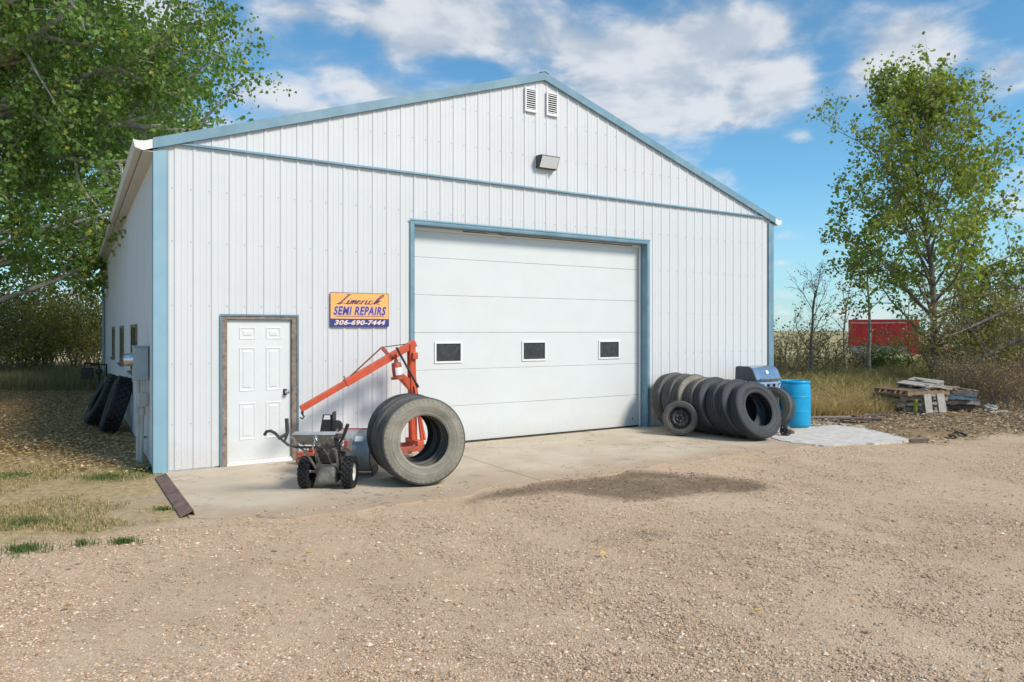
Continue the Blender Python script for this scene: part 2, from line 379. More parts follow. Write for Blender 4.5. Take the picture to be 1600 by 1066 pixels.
# the made ground under and beside the building is level
fs_ = (gx-P0.x)*U.x + (gy-P0.y)*U.y; fd = (gx-P0.x)*NO.x + (gy-P0.y)*NO.y
lev = np.clip((fs_+.9)/.8, 0, 1)*np.clip((13.2-fs_)/.8, 0, 1)*np.clip((3.7-fd)/.9, 0, 1)*np.clip((fd+19.5)/.5, 0, 1)
gz = gz*(1-lev) + lev*np.where((fd < 2.6) & (fs_ > .3), -.05, -.011)
nx, ny = len(xs), len(ys)
idx = np.arange(nx*ny).reshape(ny, nx)
F = np.stack([idx[:-1, :-1], idx[:-1, 1:], idx[1:, 1:], idx[1:, :-1]], -1).reshape(-1, 4)
def ground_mat():
    m, N, b = material('ground_gravel_grass_field'); o = objco(N)
    gr = N.math('ADD', N.attr('gravel'), N.math('MULTIPLY', N.math('SUBTRACT', N.noise(o, 6, 5, .7), .5), .55))
    gmask = N.step(gr, -.12, .2)
    # gravel: packed tan fines with pebbles
    big = N.noise(o, .55, 4, .6); mid = N.noise(o, 3.2, 6, .62); fine = N.noise(o, 55, 5, .7)
    fines = N.mix(N.step(big, .35, .65), (0.543, 0.379, 0.243), (0.618, 0.450, 0.303))
    fines = N.mix(N.step(mid, .45, .75), fines, (0.488, 0.343, 0.224))
    trk = N.noise(N.scale(o, (.16, .55, 0)), 1.0, 4, .55, 1.2)
    fines = N.mix(N.math('MULTIPLY', N.step(trk, .50, .62), .55), fines, (0.651, 0.487, 0.341))
    fines = N.mix(N.math('MULTIPLY', N.step(trk, .44, .34), .5), fines, (0.467, 0.323, 0.201))
    pv = nd(N.t, 'ShaderNodeTexVoronoi', feature='F1'); N.put(pv.inputs['Vector'], o); setin(pv, Scale=75)
    pv2 = nd(N.t, 'ShaderNodeTexVoronoi', feature='F1'); N.put(pv2.inputs['Vector'], o); setin(pv2, Scale=130)
    sepc = nd(N.t, 'ShaderNodeSeparateColor'); N.t.links.new(pv.outputs['Color'], sepc.inputs[0])
    peb = N.ramp(sepc.outputs[0], [(0, (0.369, 0.251, 0.164)), (.25, (0.509, 0.349, 0.219)), (.55, (0.618, 0.441, 0.291)), (.8, (0.531, 0.410, 0.299)), (1, (0.694, 0.554, 0.410))])
    sepd = nd(N.t, 'ShaderNodeSeparateColor'); N.t.links.new(pv2.outputs['Color'], sepd.inputs[0])
    peb2 = N.ramp(sepd.outputs[0], [(0, (0.390, 0.272, 0.176)), (.4, (0.565, 0.395, 0.253)), (1, (0.673, 0.512, 0.365))])
    dens = N.step(N.math('ADD', N.noise(o, 1.3, 5, .65), N.math('MULTIPLY', sepc.outputs[1], .25)), .48, .72)
    gcol = N.mix(N.math('MULTIPLY', N.step(pv2.outputs[0], .62, .35), .55), fines, peb2)
    gcol = N.mix(N.math('MULTIPLY', N.math('MULTIPLY', N.step(pv.outputs[0], .55, .36), dens), .9), gcol, peb)
    gcol = N.mix(N.math('MULTIPLY', N.step(fine, .55, .75), .28), gcol, (0.326, 0.236, 0.159))
    sp1 = N.noise(o, 21, 4, .75); sp2 = N.noise(o, 9, 5, .7)
    gcol = N.mix(N.math('MULTIPLY', N.step(sp1, .52, .66), .5), gcol, (0.344, 0.258, 0.178))
    gcol = N.mix(N.math('MULTIPLY', N.step(sp1, .46, .34), .4), gcol, (0.658, 0.547, 0.420))
    gcol = N.mix(N.math('MULTIPLY', N.step(sp2, .54, .68), .35), gcol, (0.386, 0.289, 0.200))
    # oily damp patch
    stn = N.math('ADD', N.attr('stain'), N.math('MULTIPLY', N.math('SUBTRACT', N.noise(o, 9, 6, .75), .5), .30))
    smask = N.math('MULTIPLY', N.step(stn, -.16, .24), N.step(N.noise(o, 3.4, 6, .75), .25, .55, .5, 1.))
    gcol = N.mix(N.math('MULTIPLY', smask, .84), gcol, (.15, .105, .066))
    # yard: dry grass, bare earth, a little green
    n1 = N.noise(o, .9, 6, .65); n2 = N.noise(o, 14, 6, .7); n3 = N.noise(o, .45, 4, .6)
    yard = N.mix(N.step(n2, .35, .68), (.33, .235, .13), (.55, .42, .22))
    yard = N.mix(N.math('MULTIPLY', N.step(n1, .55, .68), .6), yard, (.17, .19, .07))
    yard = N.mix(N.math('MULTIPLY', N.step(n3, .52, .66), .7), yard, (.42, .34, .26))
    lit = N.step(N.math('ADD', N.attr('litter'), N.math('MULTIPLY', N.math('SUBTRACT', n2, .5), .5)), .3, .8)
    yard = N.mix(N.math('MULTIPLY', lit, .85), yard, N.mix(N.step(N.noise(o, 26, 5, .7), .4, .62), (.20, .135, .075), (.42, .28, .14)))
    # far field in broad strips
    fld = N.scale(o, (.004, .045, 0)); nf = N.noise(fld, 1.0, 5, .6)
    field = N.ramp(nf, [(.32, (.40, .31, .15)), (.45, (.56, .43, .22)), (.55, (.34, .31, .13)), (.68, (.60, .48, .27))])
    field = N.mix(N.math('MULTIPLY', N.noise(o, 1.2, 6, .7), .4), field, (.28, .23, .12))
    yard = N.mix(N.attr('field'), yard, field)
    col = N.mix(gmask, yard, gcol)
    N.put(b.inputs['Base Color'], col)
    N.put(b.inputs['Roughness'], N.math('MULTIPLY_ADD', N.math('MULTIPLY', smask, gmask), -.12, .93))
    b.inputs['Specular IOR Level'].default_value = .25
    hgt = N.math('ADD', N.math('MULTIPLY', pv.outputs[0], -.9), N.math('ADD', N.math('MULTIPLY', fine, .6), N.math('MULTIPLY', n2, .8)))
    N.put(b.inputs['Normal'], N.bump(hgt, .55, .012))
    return m
ground = np_mesh('ground', np.stack([gx, gy, gz], -1).reshape(-1, 3), F, ground_mat(), smooth=True)
tag(ground, kind='structure')
litter_right = np.clip(1.25-np.abs(gy-(12.4+.42*(gx-6.7)+1.7))/2.7, 0, 1)*np.clip((gx-5.6)/1.2, 0, 1)
litter_left = np.clip((-.2-fs_)/.5, 0, 1)*np.clip((gy-10.2)/1.6, 0, 1)
fieldm = np.clip((gy-36)/10, 0, 1)
for nm, arr in (('gravel', np.clip(gravel_in(gx, gy), -9, 9)), ('stain', np.clip(st, -2, 2)), ('litter', np.maximum(litter_right, litter_left)), ('field', fieldm)):
    a = ground.data.attributes.new(nm, 'FLOAT', 'POINT'); a.data.foreach_set('value', arr.astype(np.float32).ravel())

# concrete apron: separate slabs with open joints
def concrete_mat():
    m, N, b = material('worn_concrete'); o = objco(N)
    n = N.noise(o, 1.1, 6, .6); n2 = N.noise(o, 60, 5, .7); n3 = N.noise(o, .8, 7, .7)
    col = N.mix(N.step(n, .35, .65), (.52, .425, .31), (.60, .505, .385))
    col = N.mix(N.math('MULTIPLY', N.step(n3, .56, .68), .45), col, (.25, .20, .155))
    col = N.mix(N.math('MULTIPLY', N.step(n2, .56, .72), .35), col, (.27, .22, .18))
    sepn = nd(N.t, 'ShaderNodeSeparateXYZ'); N.put(sepn.inputs[0], o)
    drift = N.step(N.math('ADD', sepn.outputs[1], N.math('MULTIPLY', N.noise(o, 1.6, 7, .7), -1.5)), -2.9, -3.75)   # fines drifted over the outer edge
    col = N.mix(N.math('MULTIPLY', drift, .85), col, N.mix(N.step(N.noise(o, 90, 3, .7), .4, .65), (.42, .30, .20), (.54, .41, .29)))
    stn = N.step(N.noise(N.scale(o, (1, 1.6, 1)), .95, 6, .7), .60, .70)
    col = N.mix(N.math('MULTIPLY', stn, .35), col, (.17, .13, .10))
    cr = N.voro(N.noise(o, .5, 5, .6, 0, 1), 2.4, 'DISTANCE_TO_EDGE')
    col = N.mix(N.math('MULTIPLY', N.step(cr, .010, .0), .55), col, (.15, .12, .10))
    N.put(b.inputs['Base Color'], col); b.inputs['Roughness'].default_value = .9; b.inputs['Specular IOR Level'].default_value = .25
    N.put(b.inputs['Normal'], N.bump(N.math('ADD', n2, N.math('MULTIPLY', n, .5)), .35, .006))
    return m
M['concrete'] = concrete_mat()
rng = random.Random(4)
apron = empty('concrete_apron', P0, YAW); apron['kind'] = 'structure'
cuts = [.07, 4.02, 8.12, 12.3]
for i in range(3):
    a, b_ = cuts[i]+.006, cuts[i+1]-.006
    n = 26; front = []
    for k in range(n+1):
        x = a+(b_-a)*k/n
        front.append((x, -(3.12 + .22*(float(fbm(np.array(x*1.2), np.array(.5), 31))-.5)*2 + rng.uniform(-.02, .02) + (.05*x if x < 3 else 0) - max(0, x-9.4)*.32 - max(0, .9-x)*.5)))
    mb = MB(); poly = front + [(b_, .1), (a, .1)]
    mb.prism(poly, -.12, .0)
    mb.build('slab', M['concrete'], apron)
# pale broken slab beside the drum
mb = MB(); pts = pts_patch = [gp(*p) for p in [(1203,681),(1232,674),(1270,668),(1300,664.5),(1345,669),(1385,677),(1424,688),(1398,692),(1340,694),(1290,697),(1240,693),(1214,688)]]
poly = []
for i in range(len(pts)):
    p, q = pts[i], pts[(i+1) % len(pts)]
    for k in range(5):
        c = p.lerp(q, k/5); poly.append((c.x+rng.uniform(-.045, .045), c.y+rng.uniform(-.05, .05)))
mb.prism(poly, -.1, .012)
o = mb.build('concrete_patch', M['concrete_white'], None); o['kind'] = 'structure'

# ---------------------------------------------------------------- the shop building
shop = empty('shop_building', P0, YAW, 'large white ribbed steel workshop with blue trim and a low gable roof', 'building')
PITCH, X0 = .22844, .2405
CORN = .14
def topz(x): return EAVE + (PEAK-EAVE)*(1-abs(x-WID/2)/(WID/2))
def profile(xa, xb, flip=1):
    """ribbed sheet between xa and xb: (x, outward)"""
    pts = []
    k0 = int(math.floor((xa-X0)/PITCH))-1
    br = []
    for k in range(k0, k0+4+int((xb-xa)/PITCH)):
        c = X0+k*PITCH
        br += [(c-.026, 0), (c-.013, .012), (c+.013, .012), (c+.026, 0), (c+.066, 0), (c+.072, .003), (c+.082, .003), (c+.088, 0), (c+.142, 0), (c+.148, .003), (c+.158, .003), (c+.164, 0)]
    bxs = [b[0] for b in br]; bys = [b[1] for b in br]
    ev = lambda x: float(np.interp(x, bxs, bys))
    pts = [(xa, ev(xa))] + [b for b in br if xa+1e-5 < b[0] < xb-1e-5] + [(xb, ev(xb))]
    return pts
def sheet(xa, xb, zlo, zhi, back=.02):
    """closed sheet: zlo and zhi are functions of x"""
    pr = profile(xa, xb); n = len(pr); vs = []; fs = []
    for x, y in pr: vs += [(x, -y, zlo(x)), (x, -y, zhi(x))]
    for i in range(n-1): fs.append((2*i, 2*i+2, 2*i+3, 2*i+1))
    m0 = len(vs)
    vs += [(xa, back, zlo(xa)), (xb, back, zlo(xb)), (xb, back, zhi(xb)), (xa, back, zhi(xa))]
    fs.append((m0, m0+3, m0+2, m0+1))
    fs.append(tuple([2*i for i in range(n)][::-1]) + (m0, m0+1)); fs.append(tuple(2*i+1 for i in range(n)) + (m0+2, m0+3))
    fs.append((0, 1, m0+3, m0)); fs.append((2*n-2, m0+1, m0+2, 2*n-1))
    mb = MB(); mb.add(vs, fs); return mb
DOOR = (3.64, 8.53, 3.55)                    # overhead door opening
MAN = (.805, 1.83, 2.068)                    # entry door opening incl. frame
BAND = 4.335
edges = [0.02] + [X0+PITCH*k-.032 for k in range(0, 52)] + [WID-.02]
edges = [e for i, e in enumerate(edges) if i == 0 or e-edges[i-1] > .05]
cache = {}
def panel(xa, xb, z0, z1):
    key = (round((xa-X0) % PITCH, 4), round(xb-xa, 4), round(z0, 3), round(z1, 3))
    if key not in cache:
        me = sheet(xa, xb, lambda x: z0, lambda x: z1).mesh('siding_panel'); me.materials.append(M['siding']); cache[key] = (me, xa)
    me, x0 = cache[key]
    o = mo('siding_panel', me, shop); o.location = (xa-x0, 0, 0)
for a, b_ in zip(edges[:-1], edges[1:]):
    segs = [(a, b_, .015)]
    for (l, r, zt) in (DOOR, MAN):
        out = []
        for (x, y, z) in segs:
            if y <= l or x >= r or z > .1: out.append((x, y, z)); continue
            if x < l-.004: out.append((x, l, z))
            out.append((max(x, l), min(y, r), zt))
            if y > r+.004: out.append((r, y, z))
        segs = out
    for (x, y, z) in segs:
        if y-x > .006: panel(x, y, z, BAND if topz(x) > BAND and topz(y) > BAND else max(topz(x), topz(y))+.02)
    xa, xb = max(a, .24), min(b_, WID-.24)
    if xb-xa < .02: continue
    #           # gable course laps over the band, a little proud
    mb = sheet(xa, xb, lambda x: BAND+.02, lambda x: max(topz(x)+.03, BAND+.022), .02)
    mb.v = [(x, y-.014, z) for x, y, z in mb.v]
    if xa < WID/2 < xb: pass
    mb.build('gable_panel', M['siding'], shop)
# band, corner trims, rake trims, base flashing
mb = MB(); mb.prism([(-.055, 0), (-.055, .016), (-.036, .034), (.0, .034), (.0, 0)], .26, WID-.26)
mb.v = [(z, x, BAND-.012+y) for x, y, z in mb.v]; mb.build('band_trim', M['blue'], shop)
for x0, x1, sgn in ((-.03, CORN, -1), (WID-CORN, WID+.03, 1)):
    mb = MB(); mb.bx(x0, x1, -.030, -.021, .0, EAVE-.02)
    if sgn < 0: mb.bx(x0, x0+.008, -.0205, .13, .0, EAVE-.02)
    else: mb.bx(x1-.008, x1, -.0205, .13, .0, EAVE-.02)
    mb.bx((x1 if sgn < 0 else x0)-.006, (x1 if sgn < 0 else x0)+.006, -.038, -.0302, .0, EAVE-.02)
    mb.build('corner_trim', M['bluefade'] if sgn < 0 else M['blue'], shop, bevel=.002)
sl = (PEAK-EAVE)/(WID/2); OV = .15; TE = .035
for sgn in (-1, 1):
    xm = WID/2
    x_e = -OV if sgn < 0 else WID+OV
    ze = PEAK - sl*(xm+OV)
    hh = .125; mb = MB(); x_r = x_e; z_r = ze; x_e = -TE if sgn < 0 else WID+TE; ze = PEAK - sl*(xm+TE)
    z_ = lambda zz: zz
    for (ya, yb, dz0, dz1) in ((-.075, -.067, -.012, hh), (-.0668, -.036, -.012, -.004)):
        mb.add([(xm, ya, PEAK+dz0), (x_e, ya, ze+dz0), (x_e, yb, ze+dz0), (xm, yb, PEAK+dz0), (xm, ya, PEAK+dz1), (x_e, ya, ze+dz1), (x_e, yb, ze+dz1), (xm, yb, PEAK+dz1)],
               [(0,1,2,3),(4,7,6,5),(0,4,5,1),(1,5,6,2),(2,6,7,3),(3,7,4,0)])
    mb.add([(xm, -.0668, PEAK+hh-.012), (x_e, -.0668, ze+hh-.012), (x_e, .18, ze+hh-.012), (xm, .18, PEAK+hh-.012), (xm, -.0668, PEAK+hh-.004), (x_e, -.0668, ze+hh-.004), (x_e, .18, ze+hh-.004), (xm, .18, PEAK+hh-.004)],
           [(0,1,2,3),(4,7,6,5),(0,4,5,1),(1,5,6,2),(2,6,7,3),(3,7,4,0)])
    mb.build('rake_trim', M['blue'], shop)
    x_e, ze = x_r, z_r
    # roof plane
    mb = MB(); a_, b2 = PEAK+hh-.06, PEAK+hh-.016; e1, e2 = ze+hh-.06, ze+hh-.016
    mb.add([(xm, -.06, a_), (x_e, -.06, e1), (x_e, LEN+.1, e1), (xm, LEN+.1, a_), (xm, -.06, b2), (x_e, -.06, e2), (x_e, LEN+.1, e2), (xm, LEN+.1, b2)],
           [(0,1,2,3),(4,7,6,5),(0,4,5,1),(1,5,6,2),(2,6,7,3),(3,7,4,0)])
    for k in range(0, 80):
        y = .24+k*PITCH
        mb.beam((xm, y, b2+.008), (x_e, y, e2+.008), .04, .02)
    mb.build('roof', M['roof'], shop)
    # soffit, fascia and gutter along the eave
    xo, xi = (x_e, -.002) if sgn < 0 else (x_e, WID+.002)
    mb = MB(); mb.bx(min(xo, xi)+.002, max(xo, xi)-.002, -.03, LEN+.05, ze-.012, ze+.0); mb.build('soffit', M['soffit'], shop)
    g0 = x_e-.11 if sgn < 0 else x_e
    mb = MB(); prof = [(0, .0), (0, .10), (.012, .10), (.012, .012), (.075, .012), (.10, .10), (.112, .10), (.085, .0)]
    if sgn < 0: prof = [(-x, y) for x, y in prof]
    mb.prism(prof, 0, LEN+.10); mb.v = [(x_e+x, -.05+z, ze+.02+y) for x, y, z in mb.v]
    mb.build('gutter', M['soffit'], shop)
    cap = [(.115, .11), (.09, .015), (.0, -.014), (-.112, .028), (-.112, .14), (.0, .105)]
    mb = MB(); mb.prism(cap if sgn > 0 else [(-x, y) for x, y in cap], -.066, -.052); mb.v = [(x_e+x, z, ze+y) for x, y, z in mb.v]; mb.build('eave_end_cap', M['soffit'], shop)
mb = MB(); mb.prism([(-.09, -.03), (0, 0), (.09, -.03), (.09, -.018), (.025, .018), (-.025, .018), (-.09, -.018)], -.085, LEN+.1)
mb.v = [(WID/2+x, z, PEAK+.135+y) for x, y, z in mb.v]; mb.build('ridge_cap', M['bluefade'], shop)
# left side wall (ribs too narrow to pick apart), back and right walls
def side(x, sgn):
    mb = MB(); pr = profile(.0, LEN); n = len(pr); vs = []; fs = []
    for y, q in pr: vs += [(x+sgn*q, y, .015), (x+sgn*q, y, EAVE-.03)]
    for i in range(n-1): fs.append((2*i, 2*i+2, 2*i+3, 2*i+1))
    mb.add(vs, fs); mb.bx(min(x, x-sgn*.05), max(x, x-sgn*.05)-.001*0, .03, LEN, .0, EAVE-.03) if False else None
    return mb
side(.0, -1).build('side_wall', M['siding'], shop); side(WID, 1).build('side_wall', M['siding'], shop)
mb = MB(); mb.bx(.06, WID-.06, LEN-.05, LEN, 0, EAVE); mb.add([(.06, LEN, EAVE), (WID-.06, LEN, EAVE), (WID/2, LEN, PEAK)], [(0, 1, 2)])
mb.build('back_wall', M['siding'], shop)
mb = MB(); mb.bx(.02, .05, .03, LEN-.06, 0, EAVE-.04); mb.bx(WID-.05, WID-.02, .03, LEN-.06, 0, EAVE-.04)
mb.build('wall_liner', M['wood'], shop)
mb = MB(); mb.bx(.06, WID-.06, .25, LEN-.06, -.02, -.004); mb.build('shop_floor', M['concrete'], shop)
mb = MB(); mb.bx(-.006, CORN*.9+.6, -.0202, -.004, -.02, .014); mb.bx(1.84, 3.57, -.0202, -.004, -.02, .014); mb.bx(8.6, WID, -.0202, -.004, -.02, .014)
mb.build('base_flashing', M['galv'], shop)
# screws in rows
mb = MB()
for zr in (.62, 1.42, 2.2, 3.05, 3.75, 4.9, 5.5):
    for k in range(52):
        x = X0+k*PITCH-.045
        if zr > BAND and zr > topz(x)-.15: continue
        if DOOR[0]-.12 < x < DOOR[1]+.12 and zr < DOOR[2]+.1: continue
        if MAN[0]-.08 < x < MAN[1]+.08 and zr < MAN[2]+.1: continue
        y = -.0 - (.014 if zr > BAND else 0)
        mb.bx(x-.006, x+.006, y-.007, y+.002, zr-.006, zr+.006)
o = mb.build('screws', M['galv'], shop); o['kind'] = 'stuff'
# downspout at the far left corner
mb = MB(); mb.tube([(-.13, LEN-.15, EAVE-.1), (-.13, LEN-.15, EAVE-.35), (-.07, LEN-.15, EAVE-.6), (-.07, LEN-.15, .2), (-.2, LEN-.15, .08)], .045, 8)
mb.build('downspout', M['greybox'], shop)
# side windows
for y0, y1 in ((3.15, 4.45), (7.0, 8.3), (11.1, 12.4)):
    mb = MB(); z0, z1 = 1.13, 1.97
    mb.bx(-.036, -.001, y0, y1, z0, z0+.05); mb.bx(-.036, -.001, y0, y1, z1-.05, z1)
    for yy in (y0, (y0+y1)/2-.025, y1-.05): mb.bx(-.033, -.002, yy, yy+.05, z0+.051, z1-.051)
    mb.bx(-.085, -.001, y0-.03, y1+.03, z0-.035, z0-.001)
    wf = mb.build('window_frame', M['wood'], shop)
    mb = MB(); mb.bx(-.028, -.0205, y0+.051, y1-.051, z0+.051, z1-.051); mb.build('window_pane', M['glass_dark'], wf)

# overhead door: six sections, recessed in a blue reveal
YD = .20
mb = MB()
l, r, zt = DOOR
mb.bx(l-.06, l, -.034, -.021, 0, zt+.06); mb.bx(l+.0005, l+.012, -.034, YD-.01, 0, zt)                         # left face and reveal
mb.bx(r, r+.05, -.034, -.021, 0, zt+.06); mb.bx(r-.012, r-.0005, -.034, YD-.06, 0, zt)
mb.bx(l+.0002, r-.0002, -.036, -.021, zt+.001, zt+.062); mb.bx(l+.013, r-.013, -.036, YD-.06, zt-.013, zt-.001)
mb.build('overhead_door_trim', M['blue'], shop, bevel=.003)
mb = MB(); mb.bx(l-.075, r+.065, -.046, -.0362, zt+.05, zt+.072); mb.build('drip_cap', M['bluefade'], shop)
od = MB(); od.bx(r-.048, r-.0125, YD-.055, YD-.02, 0, zt-.02); od.bx(l+.0125, l+.03, YD-.04, YD-.02, 0, zt-.02)
od.bx(l+.031, r-.049, YD-.04, YD-.022, zt-.07, zt-.014)
od = od.build('overhead_door', M['white_plastic'], shop, bevel=.003)
od['label'] = 'wide white overhead door of six sections with three small windows'
secz = [.012, .61, 1.22, 1.83, 2.44, 3.05, 3.60]
WX = [(4.10, 4.61), (5.79, 6.31), (7.50, 8.02)]; WZ = (1.325, 1.68)
for i in range(6):
    z0, z1 = secz[i]+.004, secz[i+1]-.004
    xs_ = [l-.06, r+.06]; mb = MB()
    if i == 2:
        cuts_ = [l-.06] + [c for a in WX for c in (a[0]+.03, a[1]-.03)] + [r+.06]
        for k in range(0, len(cuts_)-1):
            if k % 2 == 0: mb.bx(cuts_[k], cuts_[k+1], YD, YD+.05, z0, z1)
            else: mb.bx(cuts_[k]-.0, cuts_[k+1], YD, YD+.05, z0, WZ[0]+.03); mb.bx(cuts_[k], cuts_[k+1], YD, YD+.05, WZ[1]-.03, z1)
    else: mb.bx(l-.06, r+.06, YD, YD+.05, z0, z1)
    mb.build('door_section', M['doorwhite'], od, bevel=.004 if i != 2 else 0)
    if i: mbj = MB(); mbj.bx(l-.06, r+.06, YD+.006, YD+.045, secz[i]-.0039, secz[i]+.0039); mbj.build('section_joint', M['galv'], od)
for a, b_ in WX:
    mb = MB(); z0, z1 = WZ; y0, y1 = YD-.018, YD-.001
    mb.bx(a, b_, y0, y1, z0, z0+.033); mb.bx(a, b_, y0, y1, z1-.033, z1); mb.bx(a, a+.033, y0, y1, z0+.0331, z1-.0331); mb.bx(b_-.033, b_, y0, y1, z0+.0331, z1-.0331)
    mb.build('window_frame', M['white_plastic'], od, bevel=.004)
    mb = MB(); mb.bx(a+.0332, b_-.0332, YD+.006, YD+.012, z0+.0332, z1-.0332); mb.build('window_pane', M['glass_dark'], od)
mb = MB(); mb.bx(l-.02, r+.02, YD-.004, YD+.05, .0, .014); mb.build('bottom_seal', M['black'], od)
mb = MB(); mb.bx(8.33, 8.35, YD-.012, YD-.001, .14, .17); mb.build('lock', M['steel'], od)
mb = MB(); mb.beam((5.02, YD-.05, 3.525), (5.24, YD-.05, 3.515), .03, .008); mb.beam((5.24, YD-.05, 3.515), (5.49, YD-.11, 3.445), .03, .006)
mb.build('loose_weatherstrip', M['white_plastic'], od)
mb = MB(); mb.beam((4.6, YD-.03, 3.515), (8.3, YD-.03, 3.505), .03, .02); mb.build('header_seal', M['wood'], od)

# entry door
M['bluedark'] = simple('dark_blue_trim', (.12, .22, .29), .5, 0, .1, 3, (.2, .26, .3), .4)
l, r, zt = MAN
mb = MB(); mb.bx(l-.02, l, -.028, -.0205, 0, zt+.02); mb.bx(r, r+.02, -.028, -.0205, 0, zt+.02); mb.bx(l+.0002, r-.0002, -.028, -.0205, zt+.001, zt+.02)
mb.bx(l, l+.006, -.03, .05, 0, zt); mb.bx(r-.006, r, -.03, .05, 0, zt); mb.bx(l+.0062, r-.0062, -.03, .05, zt-.006, zt)
mb.build('entry_trim', M['bluedark'], shop)
mb = MB(); mb.bx(l+.0065, l+.075, -.018, .10, 0.0, zt-.0065); mb.bx(r-.078, r-.0065, -.018, .10, 0.0, zt-.0065); mb.bx(l+.0752, r-.0782, -.018, .10, zt-.052, zt-.0066)
fr = mb.build('entry_door_frame', M['wood'], shop, bevel=.004)
dl, dr, dz0, dz1 = l+.078, r-.081, .055, zt-.055
mb = MB(); mb.bx(dl, dr, .03, .075, dz0, dz1); ed = mb.build('entry_door', M['dwhite'], shop, bevel=.003)
ed['label'] = 'white six panel entry door in a weathered wood frame'
dw, dh = dr-dl, dz1-dz0
for fx0, fx1 in ((.18, .44), (.595, .84)):
    for fy0, fy1 in ((.05, .14), (.195, .51), (.59, .856)):
        xa, xb = dl+fx0*dw, dl+fx1*dw; za, zb = dz1-fy1*dh, dz1-fy0*dh
        mb = MB(); q = []
        for ins, y in ((0, .0302), (.012, .0215), (.03, .0285), (.048, .0285), (.062, .022)):
            q.append([(xa+ins, y, za+ins), (xb-ins, y, za+ins), (xb-ins, y, zb-ins), (xa+ins, y, zb-ins)])
        vs = [p for ring in q for p in ring]; fs = []
        for k in range(4):
            for j in range(4): fs.append((4*k+j, 4*k+(j+1) % 4, 4*k+4+(j+1) % 4, 4*k+4+j))
        fs.append((16, 17, 18, 19)); mb.add(vs, fs); mb.build('raised_panel', M['dwhite'], ed)
kx, kz = dl+.925*dw, dz1-.525*dh
mb = MB(); mb.bx(kx-.045, kx+.01, .0155, .0295, kz-.045, kz+.045); mb.build('lock_plate', M['black'], ed, bevel=.006)
mb = MB(); mb.M = Matrix.Translation((kx-.002, .0, kz)) @ Matrix.Rotation(R(90), 4, 'X')
mb.lathe([(0, .055), (.022, .052), (.030, .04), (.027, .024), (.012, .014), (.012, -.016)], 20); mb.build('knob', M['chrome'], ed, smooth=40)
mb = MB(); mb.bx(dl-.01, dr+.01, -.03, .09, .0, .03); mb.bx(dl, dr, -.01, .09, .031, .054); mb.build('threshold', M['white_plastic'], shop, bevel=.004)

# gable vents
for x0 in (5.70, 6.15):
    x1, z0, z1 = x0+.245, 5.645, 6.06
    y0 = -.062
    mb = MB(); mb.bx(x0, x0+.03, y0, -.034, z0, z1); mb.bx(x1-.03, x1, y0, -.034, z0, z1); mb.bx(x0+.0302, x1-.0302, y0, -.034, z0, z0+.045); mb.bx(x0+.0302, x1-.0302, y0, -.034, z1-.03, z1)
    v = mb.build('gable_vent', M['white_plastic'], shop, bevel=.004)
    mb = MB(); mb.bx(x0+.0302, x1-.0302, -.0385, -.034, z0+.0452, z1-.0302); mb.build('vent_opening_shade', M['hole_shade'], v)  # solid dark plate painting the unlit space behind the slats
    sm = None
    for k in range(9):
        zc = z0+.062+k*.0375
        if sm is None:
            mb = MB(); mb.add([(x0+.031, -.064, -.010), (x1-.031, -.064, -.010), (x1-.031, -.041, .010), (x0+.031, -.041, .010), (x0+.031, -.062, -.004), (x1-.031, -.062, -.004), (x1-.031, -.041, .014), (x0+.031, -.041, .014)],
                   [(0,3,2,1),(4,5,6,7),(0,1,5,4),(1,2,6,5),(2,3,7,6),(3,0,4,7)])
            sm = mb.mesh('slat'); sm.materials.append(M['white_plastic'])
        s_ = mo('slat', sm, v); s_.location = (0, 0, zc)
# ---------------------------------------------------------------- tyres
def tyre_profile(Ro, Ri, Wd, grooves=4, gd=.016):
    """(tread points, casing points) as (radius, offset along the axis)"""
    hw = Wd/2; tw = Wd*.40
    tread = [(Ro-.028, -tw-.014), (Ro-.010, -tw-.004), (Ro-.003, -tw+.006)]
    if grooves:
        for k in range(grooves):
            c = -tw + (k+1)*2*tw/(grooves+1)
            tread += [(Ro, c-.0095), (Ro-gd, c-.006), (Ro-gd, c+.006), (Ro, c+.0095)]
    tread += [(Ro-.003, tw-.006), (Ro-.010, tw+.004), (Ro-.028, tw+.014)]
    m = (Ro+Ri)/2
    side = [(Ro-.028, tw+.014), (Ro-.045, hw*.93), (Ro-.062, hw*.955), (Ro-.066, hw*.975), (Ro-.078, hw*.975), (Ro-.082, hw*.985), (m+.02, hw), (m, hw), (m-.003, hw+.003), (m-.011, hw+.003), (m-.014, hw*.995),
            (Ri+.05, hw*.93), (Ri+.036, hw*.89), (Ri+.034, hw*.90), (Ri+.026, hw*.90), (Ri+.022, hw*.87), (Ri+.006, hw*.82), (Ri, hw*.76)]
    inner = [(Ri+.004, hw*.66), (Ri+.03, hw*.72), (m-.02, hw*.86), (m+.03, hw*.88), (Ro-.07, hw*.80), (Ro-.045, hw*.6), (Ro-.038, 0)]
    loop = side + inner + [(r, -z) for r, z in (side+inner[:-1])[::-1]]
    return tread, loop
tyre_cache = {}
